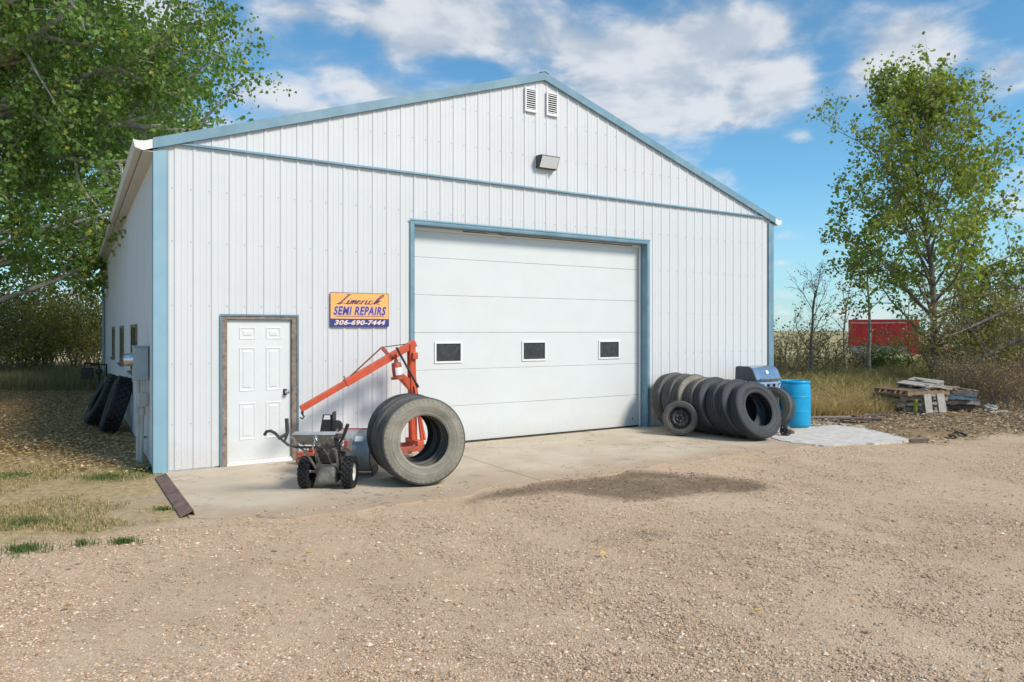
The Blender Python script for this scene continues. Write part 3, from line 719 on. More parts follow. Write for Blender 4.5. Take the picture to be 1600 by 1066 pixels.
def tyre_meshes(Ro, Ri, Wd, grooves, seg, mats, blocks=None):
    key = (Ro, Ri, Wd, grooves, seg, mats, blocks)
    if key in tyre_cache: return tyre_cache[key]
    tr, loop = tyre_profile(Ro, Ri, Wd, grooves)
    mt = MB(); mt.lathe(tr, seg)
    if blocks:
        nb, rows, bh = blocks
        for row in range(rows):
            off = -Wd*.40 + Wd*.80*(row+.5)/rows
            for k in range(nb):
                a = 2*math.pi*(k+.5*(row % 2))/nb
                mt.M = Matrix.Rotation(a, 4, 'Z') @ Matrix.Translation((Ro-.002, 0, off)) @ Matrix.Rotation(R(18 if row % 2 else -18), 4, 'X')
                ln = math.pi*Ro/nb*.62*2*.55; wd = Wd*.8/rows*.42
                mt.bx(-.004, bh, -ln, ln, -wd, wd)
        mt.M = Matrix.Identity(4)
    me_t = mt.mesh('tread', 35); me_t.materials.append(M[mats[1]])
    mc = MB(); mc.lathe(loop, seg)
    if Ro > .4:
        for sg_ in (-1, 1):
            for k in range(48):
                mc.M = Matrix.Rotation(2*math.pi*(k+.3*sg_)/48, 4, 'Z'); zc_ = sg_*Wd*.475
                mc.bx(Ro-.056, Ro-.036, -.006, .006, zc_-.004, zc_+.004)
        mc.M = Matrix.Identity(4)
    me_c = mc.mesh('casing', 40); me_c.materials.append(M[mats[0]])
    tyre_cache[key] = (me_c, me_t); return me_c, me_t
def axis_mat(azm, elev, spin=0.):
    z = Vector((math.cos(elev)*math.cos(azm), math.cos(elev)*math.sin(azm), math.sin(elev)))
    return z.to_track_quat('Z', 'Y').to_matrix().to_4x4() @ Matrix.Rotation(spin, 4, 'Z')
def add_tyre(name, x, y, azm, elev, label, group=None, Ro=.525, Ri=.302, Wd=.26, grooves=4, seg=72, mats=('tyre', 'tyre'), blocks=None, z0=0., rim=None):
    """x, y: foot of the tyre's centre; azm, elev: where its face points"""
    me_c, me_t = tyre_meshes(Ro, Ri, Wd, grooves, seg, mats, blocks)
    zc = (Ro-.006)*math.cos(elev) + Wd*.42*abs(math.sin(elev)) + z0
    e = empty(name, (x, y, z0), 0, label, 'tyre' if rim is None else 'wheel', group)
    mat = Matrix.Translation((0, 0, zc-z0)) @ axis_mat(azm, elev, rngt.uniform(0, 6))
    for nm, me in (('casing', me_c), ('tread', me_t)):
        o = mo(nm, me, e); o.matrix_local = mat
    if rim: rim(e, mat)
    return e
rngt = random.Random(11)
AZF = math.atan2(NO.y, NO.x)
# three truck tyres leaning together in front of the hoist
fx, fy = -1.09, 8.60; a3 = AZF + R(-7); st3 = Vector((math.cos(a3), math.sin(a3), 0))
for k, (mt_, lab) in enumerate([(('tyre_dusty', 'tyre_grey'), 'worn truck tyre with pale dusty sidewall, foremost of three beside the snow blower'),
                                (('tyre_grey', 'tyre_grey'), 'grey truck tyre, middle of the three leaning in front of the red hoist'),
                                (('tyre_grey', 'tyre'), 'grey truck tyre, rearmost of the three, against the red hoist')]):
    add_tyre('truck_tyre', fx - st3.x*.262*k - .012*k, fy - st3.y*.262*k + (.05 if k == 2 else 0), a3 + R((0, -3, 4)[k]), R((7, 8, 8)[k]), lab, 'truck tyres in front of the hoist', mats=mt_)
# row of leaning truck tyres right of the overhead door
A = Vector((3.12, 13.55, 0)); B = Vector((4.14, 12.13, 0)); ar = math.atan2(B.y-A.y, B.x-A.x)
labs = ['truck tyre leaning on the wall beside the blue door trim, last of the row', 'grey truck tyre with fine blocky tread, second from the wall in the row', 'pale dusty truck tyre, third from the wall in the leaning row',
        'faded truck tyre with yellowish edge behind the small wheel, fourth from the wall', 'dark truck tyre just right of the small steel wheel in the leaning row', 'dark truck tyre, third from the front of the leaning row', 'black ribbed truck tyre, second from the front of the leaning row',
        'large black truck tyre with ribbed tread, foremost of the leaning row']
rm = [('tyre_grey', 'tyre_grey'), ('tyre_grey', 'tyre_grey'), ('tyre_dusty', 'tyre_grey'), ('tyre_dusty', 'tyre_grey'), ('tyre', 'tyre'), ('tyre_grey', 'tyre'), ('tyre', 'tyre'), ('tyre', 'tyre')]
for k in range(8):
    p = A.lerp(B, k/7); sz = (.525, .52, .525, .505, .515, .50, .51, .50)[k]
    add_tyre('truck_tyre', p.x+rngt.uniform(-.02, .02), p.y, AZF + R((0, 2, -3, 2, -2, 1, -1, -4)[k]), R((11, 13, 15, 16, 18, 19, 20, 21)[k]), labs[k], 'leaning row of truck tyres by the right of the big door', Ro=sz, Ri=.292, Wd=.235, grooves=(5, 5, 4, 4, 4, 4, 5, 5)[k], mats=rm[k],
             blocks=(64, 6, .006) if k < 2 else None)
# small car wheel in front of the row
def steel_rim(e, mat):
    mb = MB(); mb.lathe([(.185, .075), (.195, .085), (.2, .07), (.18, .05), (.172, .02), (.172, -.07), (.2, -.085)], 48)
    mb.lathe([(.172, .03), (.15, .045), (.12, .052), (.10, .038), (.075, .03), (.07, .05), (.032, .052), (.032, .025), (.0, .025)], 48)
    r_ = mb.build('rim', M['blackmetal'], e, smooth=35); r_.matrix_local = mat
    for k in range(10):
        mh = MB(); mh.M = Matrix.Rotation(2*math.pi*k/10, 4, 'Z') @ Matrix.Translation((.142, 0, .0475)); mh.lathe([(0, .004), (.014, .004), (.016, 0)], 10)
        h_ = mh.build('rim_hole_shade', M['hole_shade'], r_)  # solid dark disc painting the shade inside a rim hole
    mh = MB()
    for k in range(5):
        mh.M = Matrix.Rotation(2*math.pi*k/5, 4, 'Z') @ Matrix.Translation((.054, 0, .045)); mh.lathe([(0, .014), (.009, .014), (.009, 0)], 6)
    mh.build('wheel_nuts', M['steel'], r_)
add_tyre('car_wheel', 2.99, 12.60, R(252), R(10), 'small car wheel with black steel rim in front of the leaning tyre row', Ro=.305, Ri=.195, Wd=.19, grooves=3, seg=60, mats=('tyre_grey', 'tyre_grey'), rim=steel_rim)
# tyre behind the grill, beside the drum
add_tyre('pickup_tyre', 5.06, 13.72, R(226), R(9), 'dusty pickup tyre leaning between the grill and the blue drum', Ro=.385, Ri=.215, Wd=.24, grooves=3, seg=64, mats=('tyre_grey', 'tyre_grey'))
# lugged tyres against the left side wall
nw = math.atan2(-U.y, -U.x)
for (tt, off, el_, da, lab) in ((4.55, .25, 17, 0, 'black lugged tractor tyre leaning on the shaded side wall, nearer of two'), (5.75, .42, 25, 4, 'black tyre leaning low behind the lugged one on the shaded side wall')):
    p = P0 - NO*tt - U*off
    add_tyre('lugged_tyre', p.x, p.y, nw+R(da), R(el_), lab, 'black tyres against the shaded side wall', Ro=.50, Ri=.29, Wd=.30, grooves=0, seg=56, mats=('tyre_black', 'tyre_black'), blocks=(26, 4, .022))

# ---------------------------------------------------------------- sign on the wall
def text_mesh(body, size, shear=0., offset=0., sx=1., space=1.):
    c = bpy.data.curves.new('text', 'FONT'); c.body = body; c.size = size; c.shear = shear; c.offset = offset; c.space_character = space
    c.align_x = 'CENTER'; c.align_y = 'CENTER'; c.extrude = 0.0006; c.resolution_u = 3
    o = bpy.data.objects.new('text', c); sc.collection.objects.link(o)
    dg = bpy.context.evaluated_depsgraph_get(); dg.update()
    me = bpy.data.meshes.new_from_object(o.evaluated_get(dg)); bpy.data.objects.remove(o)
    me.transform(Matrix.Diagonal((sx, 1, 1, 1))); me.materials.clear(); return me
def fit(me, w, h):
    xs_ = [v.co.x for v in me.vertices]; ys_ = [v.co.y for v in me.vertices]
    a, b_, c, d = min(xs_), max(xs_), min(ys_), max(ys_)
    me.transform(Matrix.Diagonal((w/(b_-a), h/(d-c), 1, 1)) @ Matrix.Translation((-(a+b_)/2, -(c+d)/2, 0))); return me
M['sign_orange'] = simple('sign_orange', (.86, .45, .13), .35, 0, .05, 3)
M['sign_blue'] = simple('sign_blue', (.035, .045, .24), .35, 0, .08, 3)
M['sign_letter'] = simple('sign_letter_blue', (.07, .055, .26), .35)
M['sign_purple'] = simple('sign_purple', (.13, .03, .14), .35)
M['sign_pale'] = simple('sign_pale', (.80, .62, .52), .35)
M['sign_glow'] = simple('sign_pale_outline', (.72, .50, .55), .35)
sg = empty('sign', W(2.76, .036, 2.172), YAW, 'orange and blue repair shop sign reading Limerick Semi Repairs on the white wall', 'sign')
SW, SH = .905, .50
mb = MB(); mb.bx(-SW/2, SW/2, -.006, 0, -SH/2+.118, SH/2); mb.build('orange_board', M['sign_orange'], sg)
mb = MB(); mb.bx(-SW/2, SW/2, -.006, 0, -SH/2, -SH/2+.1175); mb.build('blue_strip', M['sign_blue'], sg)
mb = MB()
for a in ((-SW/2-.006, -SW/2-.0005, -SH/2, SH/2), (SW/2+.0005, SW/2+.006, -SH/2, SH/2), (-SW/2-.006, SW/2+.006, SH/2+.0005, SH/2+.007)): mb.bx(a[0], a[1], -.008, 0, a[2], a[3])
mb.build('edge', M['sign_purple'], sg)
def put_text(name, me, m, x, z, y, rot=0):
    me.materials.append(m); o = mo(name, me, sg)
    o.matrix_local = Matrix.Translation((x, y, z)) @ Matrix.Rotation(rot, 4, 'Y') @ Matrix.Rotation(R(90), 4, 'X'); return o
put_text('lettering', fit(text_mesh('SEMI REPAIRS', .1, .25, .008, space=1.12), .83, .142), M['sign_glow'], 0, -.012, -.0072)
put_text('lettering', fit(text_mesh('SEMI REPAIRS', .1, .25, .0035, space=1.12), .82, .132), M['sign_letter'], 0, -.012, -.0086)
put_text('phone_number', fit(text_mesh('306-690-7444', .1, .25, .004, space=1.06), .80, .078), M['sign_pale'], 0, -SH/2+.062, -.0072)
mb = MB(); mb.bx(-.38, .38, -.0075, -.0061, -.100, -.092); mb.build('underline', M['sign_purple'], sg)
# brush script, written as strokes
def stroke(mb, pts, w):
    c = [Vector((p[0], 0, p[1])) for p in pts]; out = []
    for i in range(len(c)-1):
        p0, p1, p2, p3 = c[max(i-1, 0)], c[i], c[i+1], c[min(i+2, len(c)-1)]
        for k in range(5):
            u_ = k/5; out.append(.5*((2*p1) + (p2-p0)*u_ + (2*p0-5*p1+4*p2-p3)*u_**2 + (3*p1-p0-3*p2+p3)*u_**3))
    out.append(c[-1])
    vs = []; fs = []
    for i, p in enumerate(out):
        d = (out[min(i+1, len(out)-1)]-out[max(i-1, 0)]).normalized(); n_ = Vector((-d.z, 0, d.x))
        wd = w*(.55+.45*abs(d.x*.5+d.z*.85))
        vs += [p+n_*wd/2, p-n_*wd/2]
        if i: fs.append((2*i-2, 2*i-1, 2*i+1, 2*i))
    mb.add(vs, fs)
mb = MB(); L = .30
stroke(mb, [(.16, .98), (.30, 1.0), (.24, .92), (.16, .60), (.06, .18), (-.04, .02), (.02, -.02), (.12, .10), (.22, .06), (.32, .0)], .07)
stroke(mb, [(.34, .42), (.31, .05), (.36, .0), (.42, .12)], .07); stroke(mb, [(.37, .62), (.38, .58)], .07)
stroke(mb, [(.46, .40), (.43, .0)], .065); stroke(mb, [(.44, .2), (.52, .40), (.53, .3), (.51, .0)], .065); stroke(mb, [(.52, .2), (.60, .40), (.61, .28), (.60, .04), (.66, .08)], .065)
stroke(mb, [(.68, .2), (.76, .28), (.75, .40), (.69, .32), (.68, .08), (.74, .0), (.82, .10)], .065)
stroke(mb, [(.88, .40), (.85, .0)], .065); stroke(mb, [(.86, .2), (.92, .38), (.98, .38)], .065)
stroke(mb, [(1.04, .42), (1.01, .05), (1.06, .0), (1.12, .10)], .07); stroke(mb, [(1.07, .62), (1.08, .58)], .07)
stroke(mb, [(1.26, .36), (1.20, .40), (1.15, .24), (1.16, .04), (1.22, .0), (1.30, .12)], .065)
stroke(mb, [(1.34, .06), (1.42, .5), (1.52, .95), (1.60, 1.02), (1.58, .82), (1.46, .45), (1.38, .0)], .06); stroke(mb, [(1.42, .22), (1.54, .42), (1.50, .24), (1.44, .2), (1.52, .03), (1.60, .06)], .065)
mb.v = [(-.33+x*.40+z*.06, -.0082+y, .088+z*.14) for x, y, z in mb.v]
mb.build('script_lettering', M['sign_purple'], sg)

# ---------------------------------------------------------------- wall light
wl = empty('wall_light', W(6.13, .035, 4.80), YAW, 'dark bronze wedge floodlight high on the gable under the vents', 'light')
M['bronze'] = simple('bronze_housing', (.055, .055, .056), .5, .2, .15, 10, (.2, .2, .2), .3)
m, N, b = material('lamp_lens'); N.put(b.inputs['Base Color'], N.mix(N.noise(objco(N), 25, 4), (.6, .61, .61), (.85, .86, .86))); b.inputs['Roughness'].default_value = .15; M['lens'] = m
hw = .20
mb = MB(); prof = [(0, -.11), (0, .11), (.17, .10), (.175, .085), (.075, -.105)]
mb.prism(prof, -hw, hw); mb.v = [(z, -x, y) for x, y, z in mb.v]; mb.build('housing', M['bronze'], wl, bevel=.008)
mb = MB()
d0 = Vector((0, -.178, .078)); d1 = Vector((0, -.083, -.098)); nrm = Vector((0, -.88, -.47))
q = [Vector((sx*.178, 0, 0)) + p + nrm*k for k in (.0, .008) for p, sx in ((d0, -1), (d0, 1), (d1, 1), (d1, -1))]
mb.add(q, [(0,1,2,3),(7,6,5,4),(0,4,5,1),(1,5,6,2),(2,6,7,3),(3,7,4,0)]); mb.build('lens', M['lens'], wl)
mb = MB(); mb.bx(.12, .15, -.11, -.075, -.135, -.1055); mb.build('photocell', M['black'], wl)

# ---------------------------------------------------------------- electric meter on the left side wall
em = empty('electric_meter', P0 - NO*.95, YAW, 'grey electric meter box with round glass meter and conduits at the wall corner', 'electric meter')
mb = MB(); mb.bx(-.205, -.022, -.17, .15, 1.17, 1.63); mb.build('meter_box', M['greybox'], em, bevel=.008)
mb = MB(); mb.bx(-.21, -.02, -.175, .155, 1.631, 1.65); mb.build('lid', M['greybox'], em, bevel=.004)
mb = MB(); mb.M = Matrix.Translation((-.206, -.01, 1.455)) @ Matrix.Rotation(R(-90), 4, 'Y')
mb.lathe([(.098, 0), (.098, .03), (.088, .034)], 32); mb.build('ring', M['chrome'], em, smooth=40)
mb = MB(); mb.M = Matrix.Translation((-.206, -.01, 1.455)) @ Matrix.Rotation(R(-90), 4, 'Y'); mb.lathe([(.087, .03), (.085, .09), (.07, .115), (0, .12)], 32); mb.build('meter_glass', M['chrome'], em, smooth=50)
mb = MB(); mb.tube([(-.12, .06, 1.168), (-.12, .06, .02)], .045, 12); mb.build('large_conduit', M['greypipe'], em, smooth=40)
mb = MB(); mb.tube([(-.10, -.14, 1.168), (-.10, -.14, 1.0)], .018, 10); mb.build('nipple', M['greypipe'], em, smooth=40)
mb = MB(); mb.tube([(-.06, -.14, 1.168), (-.06, -.14, 1.0)], .014, 10); mb.build('nipple', M['greypipe'], em, smooth=40)
mb = MB(); mb.bx(-.15, -.03, -.18, -.06, .80, .999); mb.build('junction_box', M['greypipe'], em, bevel=.012)
mb = MB(); mb.tube([(-.09, -.12, .799), (-.09, -.12, .70), (-.11, -.11, .02)], .024, 10); mb.build('small_conduit', M['greypipe'], em, smooth=40)
mb = MB(); mb.lathe([(.036, .68), (.036, .79), (.026, .8)], 14); mb.M = Matrix.Identity(4); mb.v = [(x-.09, y-.12, z) for x, y, z in mb.v]; mb.build('connector', M['greypipe'], em, smooth=40)
mb = MB(); mb.bx(-.175, -.024, .045, .075, .33, .36); mb.build('strap', M['steel'], em)
# gas meter by the far end of the side wall
gm = empty('gas_meter', P0 - NO*14.6 - U*.55, YAW, 'dark gas meter on pipes near the far end of the shaded side wall', 'gas meter')
mb = MB(); mb.bx(-.22, .12, -.14, .12, .42, .74); mb.build('meter_case', M['blackmetal'], gm, bevel=.03)
mb = MB(); mb.tube([(-.12, 0, .74), (-.12, 0, .88), (.26, 0, .88), (.26, 0, .0)], .03, 8); mb.build('pipe', M['blackmetal'], gm, smooth=40)
mb = MB(); mb.tube([(.04, 0, .74), (.04, 0, .83), (.46, .05, .83), (.46, .05, .25)], .03, 8); mb.build('pipe', M['blackmetal'], gm, smooth=40)
mb = MB(); mb.M = Matrix.Translation((.26, -.02, .62)) @ Matrix.Rotation(R(90), 4, 'X'); mb.lathe([(0, .07), (.07, .06), (.095, .01), (.095, -.03), (0, -.05)], 20); mb.build('regulator', M['blackmetal'], gm, smooth=40)

# ---------------------------------------------------------------- steel angle lying along the apron's left edge
pa, pb = Vector((-4.47, 8.98, 0)), Vector((-3.27, 7.10, 0)); dv = (pb-pa).normalized(); nv = Vector((-dv.y, dv.x, 0))
an = MB(); Lh = (pb-pa).length
an.prism([(-.045, .0), (.07, .05), (.082, .005), (.089, .007), (.077, .061), (-.048, .009)], 0, Lh)
an.v = [tuple(pa + dv*z + nv*x + Vector((0, 0, y-.005))) for x, y, z in an.v]
o = an.build('steel_angle', M['rustplate'], None, bevel=.003); tag(o, 'long rusty brown steel angle lying along the left edge of the apron', 'steel angle')

# ---------------------------------------------------------------- blue drum
dm = empty('plastic_drum', (5.51, 13.82, 0), 0, 'bright blue plastic drum at the right corner of the workshop', 'drum')
prof = [(0, .0), (.255, .0), (.275, .018), (.288, .05), (.290, .27), (.292, .295), (.296, .305), (.292, .315), (.290, .34), (.290, .56), (.292, .585), (.297, .595), (.292, .605), (.290, .63), (.287, .78), (.27, .835), (.268, .845), (.283, .852), (.287, .865), (.287, .885), (.28, .893), (.268, .89), (.262, .868), (.1, .868), (0, .868)]
mb = MB(); mb.lathe(prof, 56); mb.build('body', M['barrel'], dm, smooth=45)
for sx in (-.17, .17):
    mb = MB(); mb.lathe([(0, .894), (.03, .894), (.036, .886), (.036, .8682)], 16); mb.v = [(x+sx, y, z) for x, y, z in mb.v]; mb.build('bung', M['barrel'], dm, smooth=40)

# rusty scrap between tyre and drum
hb = empty('wheel_hub', (4.83, 12.52, 0), 0, 'black greasy wheel hub lying on concrete beside the foremost leaning tyre', 'wheel hub')
mb = MB(); mb.M = Matrix.Translation((0, 0, .095)) @ axis_mat(R(262), R(18)); mb.lathe([(0, -.06), (.06, -.06), (.07, -.02), (.098, -.015), (.1, .02), (.07, .035), (.05, .04), (.045, .07), (.02, .075), (.018, .05), (0, .05)], 28); mb.build('flange', M['blackmetal'], hb, smooth=35)
for k in range(5):
    mb = MB(); mb.M = Matrix.Translation((0, 0, .095)) @ axis_mat(R(262), R(18)) @ Matrix.Rotation(k*2*math.pi/5, 4, 'Z') @ Matrix.Translation((.078, 0, .015)); mb.lathe([(.007, 0), (.007, .05), (0, .052)], 8); mb.build('stud', M['steel'], hb)
ba = empty('scrap_bracket', (4.74, 12.86, 0), R(20), 'rusty steel bracket standing behind the black hub', 'bracket')
mb = MB(); mb.bx(-.10, .10, -.08, .08, 0, .016); mb.build('foot', M['rust'], ba, bevel=.003)
mb = MB(); mb.bx(-.08, .08, -.02, .02, .017, .24); mb.build('upright', M['rust'], ba, bevel=.004)
mb = MB(); mb.bx(-.08, .08, -.075, .075, .241, .258); mb.build('top_plate', M['rust'], ba, bevel=.003)
sb = empty('scrap_fitting', (5.03, 12.74, 0), R(40), 'small dark pipe fitting on concrete right of the black hub', 'fitting')
mb = MB(); mb.tube([(-.09, 0, .034), (.03, 0, .034), (.09, .05, .034)], [.03, .034, .03], 10); mb.build('elbow', M['rust'], sb, smooth=40)
mb = MB(); mb.tube([(-.125, 0, .036), (-.08, 0, .036)], .036, 6); mb.build('nut', M['blackmetal'], sb)

# ---------------------------------------------------------------- gas grill
gp_ = W(11.0, .60); gr = empty('gas_grill', gp_, YAW, 'stainless gas grill with four knobs standing behind the tyre row', 'grill')
M['grillblue'] = simple('stainless_lid', (.42, .52, .60), .22, .9, .05, 3)
M['grilldark'] = simple('dark_cast_end', (.075, .085, .095), .5, .3, .15, 8)
side_p = [(-.28, .84), (-.285, .885), (-.20, 1.06), (-.15, 1.115), (-.08, 1.14), (.20, 1.14), (.24, 1.10), (.25, .84)]
for sx in (-.385, .36):
    mb = MB(); mb.prism(side_p, sx, sx+.025); mb.v = [(z, x, y) for x, y, z in mb.v]; mb.build('lid_end', M['grilldark'], gr, bevel=.004)
mb = MB(); outer = side_p; inn = [(x*.97, .84+(y-.84)*.97) for x, y in side_p]
vs = []; fs = []
for x in (-.3598, .3598): vs += [(x, a, b_) for a, b_ in outer]
n = len(outer)
for i in range(n-1): fs.append((i, i+1, n+i+1, n+i))
mb.add(vs, fs); mb.build('lid', M['grillblue'], gr, smooth=25)
mb = MB(); mb.tube([(-.30, -.335, .90), (.30, -.335, .90)], .014, 10); mb.bx(-.27, -.25, -.325, -.27, .893, .907); mb.bx(.25, .27, -.325, -.27, .893, .907); mb.build('lid_handle', M['chrome'], gr, smooth=40)
mb = MB(); mb.M = Matrix.Translation((0, -.222, 1.02)) @ Matrix.Rotation(R(70), 4, 'X'); mb.lathe([(0, .02), (.04, .018), (.045, .004)], 20); mb.build('thermometer', M['white_plastic'], gr, smooth=40)
mb = MB(); mb.bx(-.36, .36, -.24, .24, .70, .838); mb.build('firebox', M['grilldark'], gr)
mb = MB(); mb.add([(-.385, -.30, .835), (.385, -.30, .835), (.385, -.365, .70), (-.385, -.365, .70), (-.385, -.242, .835), (.385, -.242, .835), (.385, -.242, .70), (-.385, -.242, .70)],
                  [(0,3,2,1),(4,5,6,7),(0,1,5,4),(1,2,6,5),(2,3,7,6),(3,0,4,7)]); cp = mb.build('control_panel', M['chrome'], gr, bevel=.006)
for x in (-.26, -.085, .085, .26):
    mb = MB(); mb.M = Matrix.Translation((x, -.334, .765)) @ Matrix.Rotation(R(64), 4, 'X'); mb.lathe([(0, .04), (.022, .038), (.026, .01), (.034, .004), (.034, 0)], 18); mb.build('knob', M['black'], cp, smooth=40)
mb = MB(); mb.bx(-.84, -.39, -.24, .20, .80, .835); mb.bx(-.84, -.82, -.24, .2, .75, .80); mb.build('side_shelf', M['grilldark'], gr, bevel=.006)
mb = MB(); mb.bx(.39, .80, -.24, .20, .80, .835); mb.build('side_shelf', M['grillblue'], gr, bevel=.006)
mb = MB(); mb.bx(-.36, .36, -.22, -.19, .12, .699); mb.build('cabinet_door', M['blackmetal'], gr)
for sx in (-.36, .33):
    mb = MB(); mb.bx(sx, sx+.03, -.189, .22, .10, .699); mb.build('cabinet_side', M['blackmetal'], gr)
mb = MB(); mb.bx(-.36, .36, -.22, .22, .08, .099); mb.build('bottom_shelf', M['blackmetal'], gr)
for x, y in ((-.32, -.18), (.32, -.18), (-.32, .18), (.32, .18)):
    mb = MB(); mb.M = Matrix.Translation((x, y, .0395)) @ Matrix.Rotation(R(90), 4, 'Y'); mb.lathe([(0, -.014), (.038, -.014), (.0395, 0), (.038, .014), (0, .014)], 14); mb.build('caster', M['black'], gr, smooth=40)
mb = MB(); mb.bx(-.74, -.60, -.16, -.04, .836, .875); mb.bx(-.56, -.46, -.12, .02, .836, .86); mb.build('burner_parts', M['steel'], gr, bevel=.01)

# ---------------------------------------------------------------- engine hoist, boom lowered along the wall
hp = W(3.34, .55); eh = empty('engine_hoist', hp, YAW, 'orange red folding engine hoist with lowered boom against the white wall', 'engine hoist')
# local: -x runs along the wall to the left, -y away from the wall
for y in (-.22, .16):
    mb = MB(); mb.beam((.12, y, .14), (-1.62, y*1.15-.02, .14), .075, .075); l_ = mb.build('base_leg', M['hoistdark'], eh, bevel=.006)
    for x in (-1.58, .08):
        mb = MB(); mb.M = Matrix.Translation((x, y*1.1, .045)) @ Matrix.Rotation(R(90), 4, 'X'); mb.lathe([(0, -.02), (.04, -.02), (.045, -.01), (.045, .01), (.04, .02), (0, .02)], 16); mb.build('caster', M['rust'], l_, smooth=40)
        mb = MB(); mb.bx(x-.03, x+.03, y*1.1-.03, y*1.1+.03, .088, .103); mb.build('caster_plate', M['steel'], l_)
mb = MB(); mb.beam((.06, -.26, .215), (.06, .2, .215), .09, .07); mb.build('base_beam', M['hoist'], eh, bevel=.006)
for y in (-.075, .045):
    mb = MB(); mb.beam((.05, y, .24), (.02, y, 1.66), .012, .085, (1, 0, 0)); mb.build('post_plate', M['hoist'], eh, bevel=.003)
mb = MB(); mb.beam((.20, -.02, .16), (.06, -.02, 1.25), .05, .04, (1, 0, 0)); mb.build('rear_brace', M['hoist'], eh, bevel=.004)
mb = MB(); mb.beam((.16, -.20, .25), (.04, -.09, 1.05), .03, .03, (1, 0, 0)); mb.build('side_brace', M['hoist'], eh, bevel=.004)
T0, T1 = Vector((.08, -.015, 1.68)), Vector((-1.63, -.10, .80)); bd = (T1-T0).normalized()
mid = T0 + bd*1.22
mb = MB(); mb.beam(T0, mid, .085, .105); mb.build('boom', M['hoist'], eh, bevel=.006)
mb = MB(); mb.beam(mid - bd*.05, T1, .066, .082); ib = mb.build('boom_extension', M['hoist'], eh, bevel=.006)
upv = Vector((0, 0, 1)) - bd*bd.z; upv.normalize()
mb = MB(); s0 = T0 + bd*.14 + upv*.052; s1 = T0 + bd*.50 + upv*.19; s2 = mid - bd*.12 + upv*.052
mb.tube([s0, s1], .008, 6); mb.tube([s1, s2], .011, 6); mb.build('truss_rod', M['rust'], eh)
mb = MB(); mb.beam(T0+bd*.46+upv*.05, s1, .05, .03, (0, 1, 0)); mb.build('truss_strut', M['hoistdark'], eh, bevel=.003)
mb = MB(); mb.tube([mid-bd*.03+upv*.05, mid-bd*.03+upv*.10], .012, 6); mb.build('pin', M['steel'], eh)
mb = MB(); mb.tube([T1+Vector((.02, 0, -.03)), T1+Vector((.02, 0, -.075))], .018, 8); mb.tube([T1+Vector((.02, 0, -.07)), T1+Vector((.045, 0, -.105)), T1+Vector((.02, 0, -.135)), T1+Vector((-.012, 0, -.115))], .011, 6)
mb.build('hook', M['black'], eh)
# jack bracket, bottle jack and its handle
mb = MB(); mb.prism([(-.02, 0), (-.02, .16), (-.21, .36), (-.19, .42), (-.14, .42), (.03, .30), (.03, 0)], -.05, .03)
mb.v = [(x, z-.015, .82+y) for x, y, z in mb.v]; mb.build('jack_bracket', M['hoist'], eh, bevel=.004)
jc = Vector((-.235, -.12, 1.16))
mb = MB(); mb.M = Matrix.Translation(jc) @ Matrix.Rotation(R(-6), 4, 'Y'); mb.lathe([(0, -.0), (.10, 0), (.10, .03), (.07, .035), (.072, .21), (.062, .235), (.03, .245), (.03, .275), (.02, .28), (.018, .36), (0, .36)], 24); jk = mb.build('bottle_jack', M['hoistdark'], eh, smooth=35)
mb = MB(); mb.M = Matrix.Translation(jc) @ Matrix.Rotation(R(-6), 4, 'Y')
q = 12; vs = []
for z in (.06, .17):
    vs += [(.0735*math.cos(a), .0735*math.sin(a), z) for a in [R(-130+k*95/(q-1)) for k in range(q)]]
mb.add(vs, [(i, i+1, q+i+1, q+i) for i in range(q-1)]); mb.build('label', M['white_plastic'], jk, smooth=60)
mb = MB(); mb.tube([(-.29, -.20, 1.62), (.04, -.20, 1.05)], .017, 8); mb.tube([(.02, -.20, 1.085), (.05, -.20, 1.03)], .023, 8); mb.build('pump_handle', M['black'], eh, smooth=40)
mb = MB(); mb.bx(.0, .085, -.13, .07, 1.44, 1.54); mb.build('pivot_plate', M['hoist'], eh, bevel=.01)

# ---------------------------------------------------------------- snow blower
sbw = empty('snow_blower', (-2.18, 8.42, 0), R(-1), 'grey two wheeled snow blower with black engine and handlebars, seen from behind', 'snow blower')
ky = {}
def knob_tyre():
    mt = MB(); Rr, wd = .185, .13
    mt.lathe([(.10, -wd*.40), (.13, -wd*.5), (.16, -wd*.5), (.172, -wd*.4), (.175, 0), (.172, wd*.4), (.16, wd*.5), (.13, wd*.5), (.10, wd*.40)], 40)
    for row, (off, tilt) in enumerate(((-.048, 0), (-.018, 25), (.018, -25), (.048, 0))):
        for k in range(18):
            a = 2*math.pi*(k+.5*(row % 2))/18
            mt.M = Matrix.Rotation(a, 4, 'Z') @ Matrix.Translation((.172, 0, off)) @ Matrix.Rotation(R(tilt), 4, 'X')
            mt.bx(-.01, .016, -.019, .019, -.012, .012)
            if row in (0, 3):
                mt.M = Matrix.Rotation(a, 4, 'Z') @ Matrix.Translation((.155, 0, off*1.25)); mt.bx(-.02, .012, -.012, .012, -.008, .008)
    mt.M = Matrix.Identity(4); return mt.mesh('tyre', 35)
M['gearcase'] = simple('dirty_gear_case', (.20, .185, .165), .6, .3, .25, 12, (.10, .08, .06), .5, 8, .1, 40)
kt = knob_tyre(); kt.materials.append(M['tyre_black'])
M['rimwhite'] = simple('white_rim', (.66, .66, .64), .5, 0, .1, 10, (.3, .27, .22), .4)
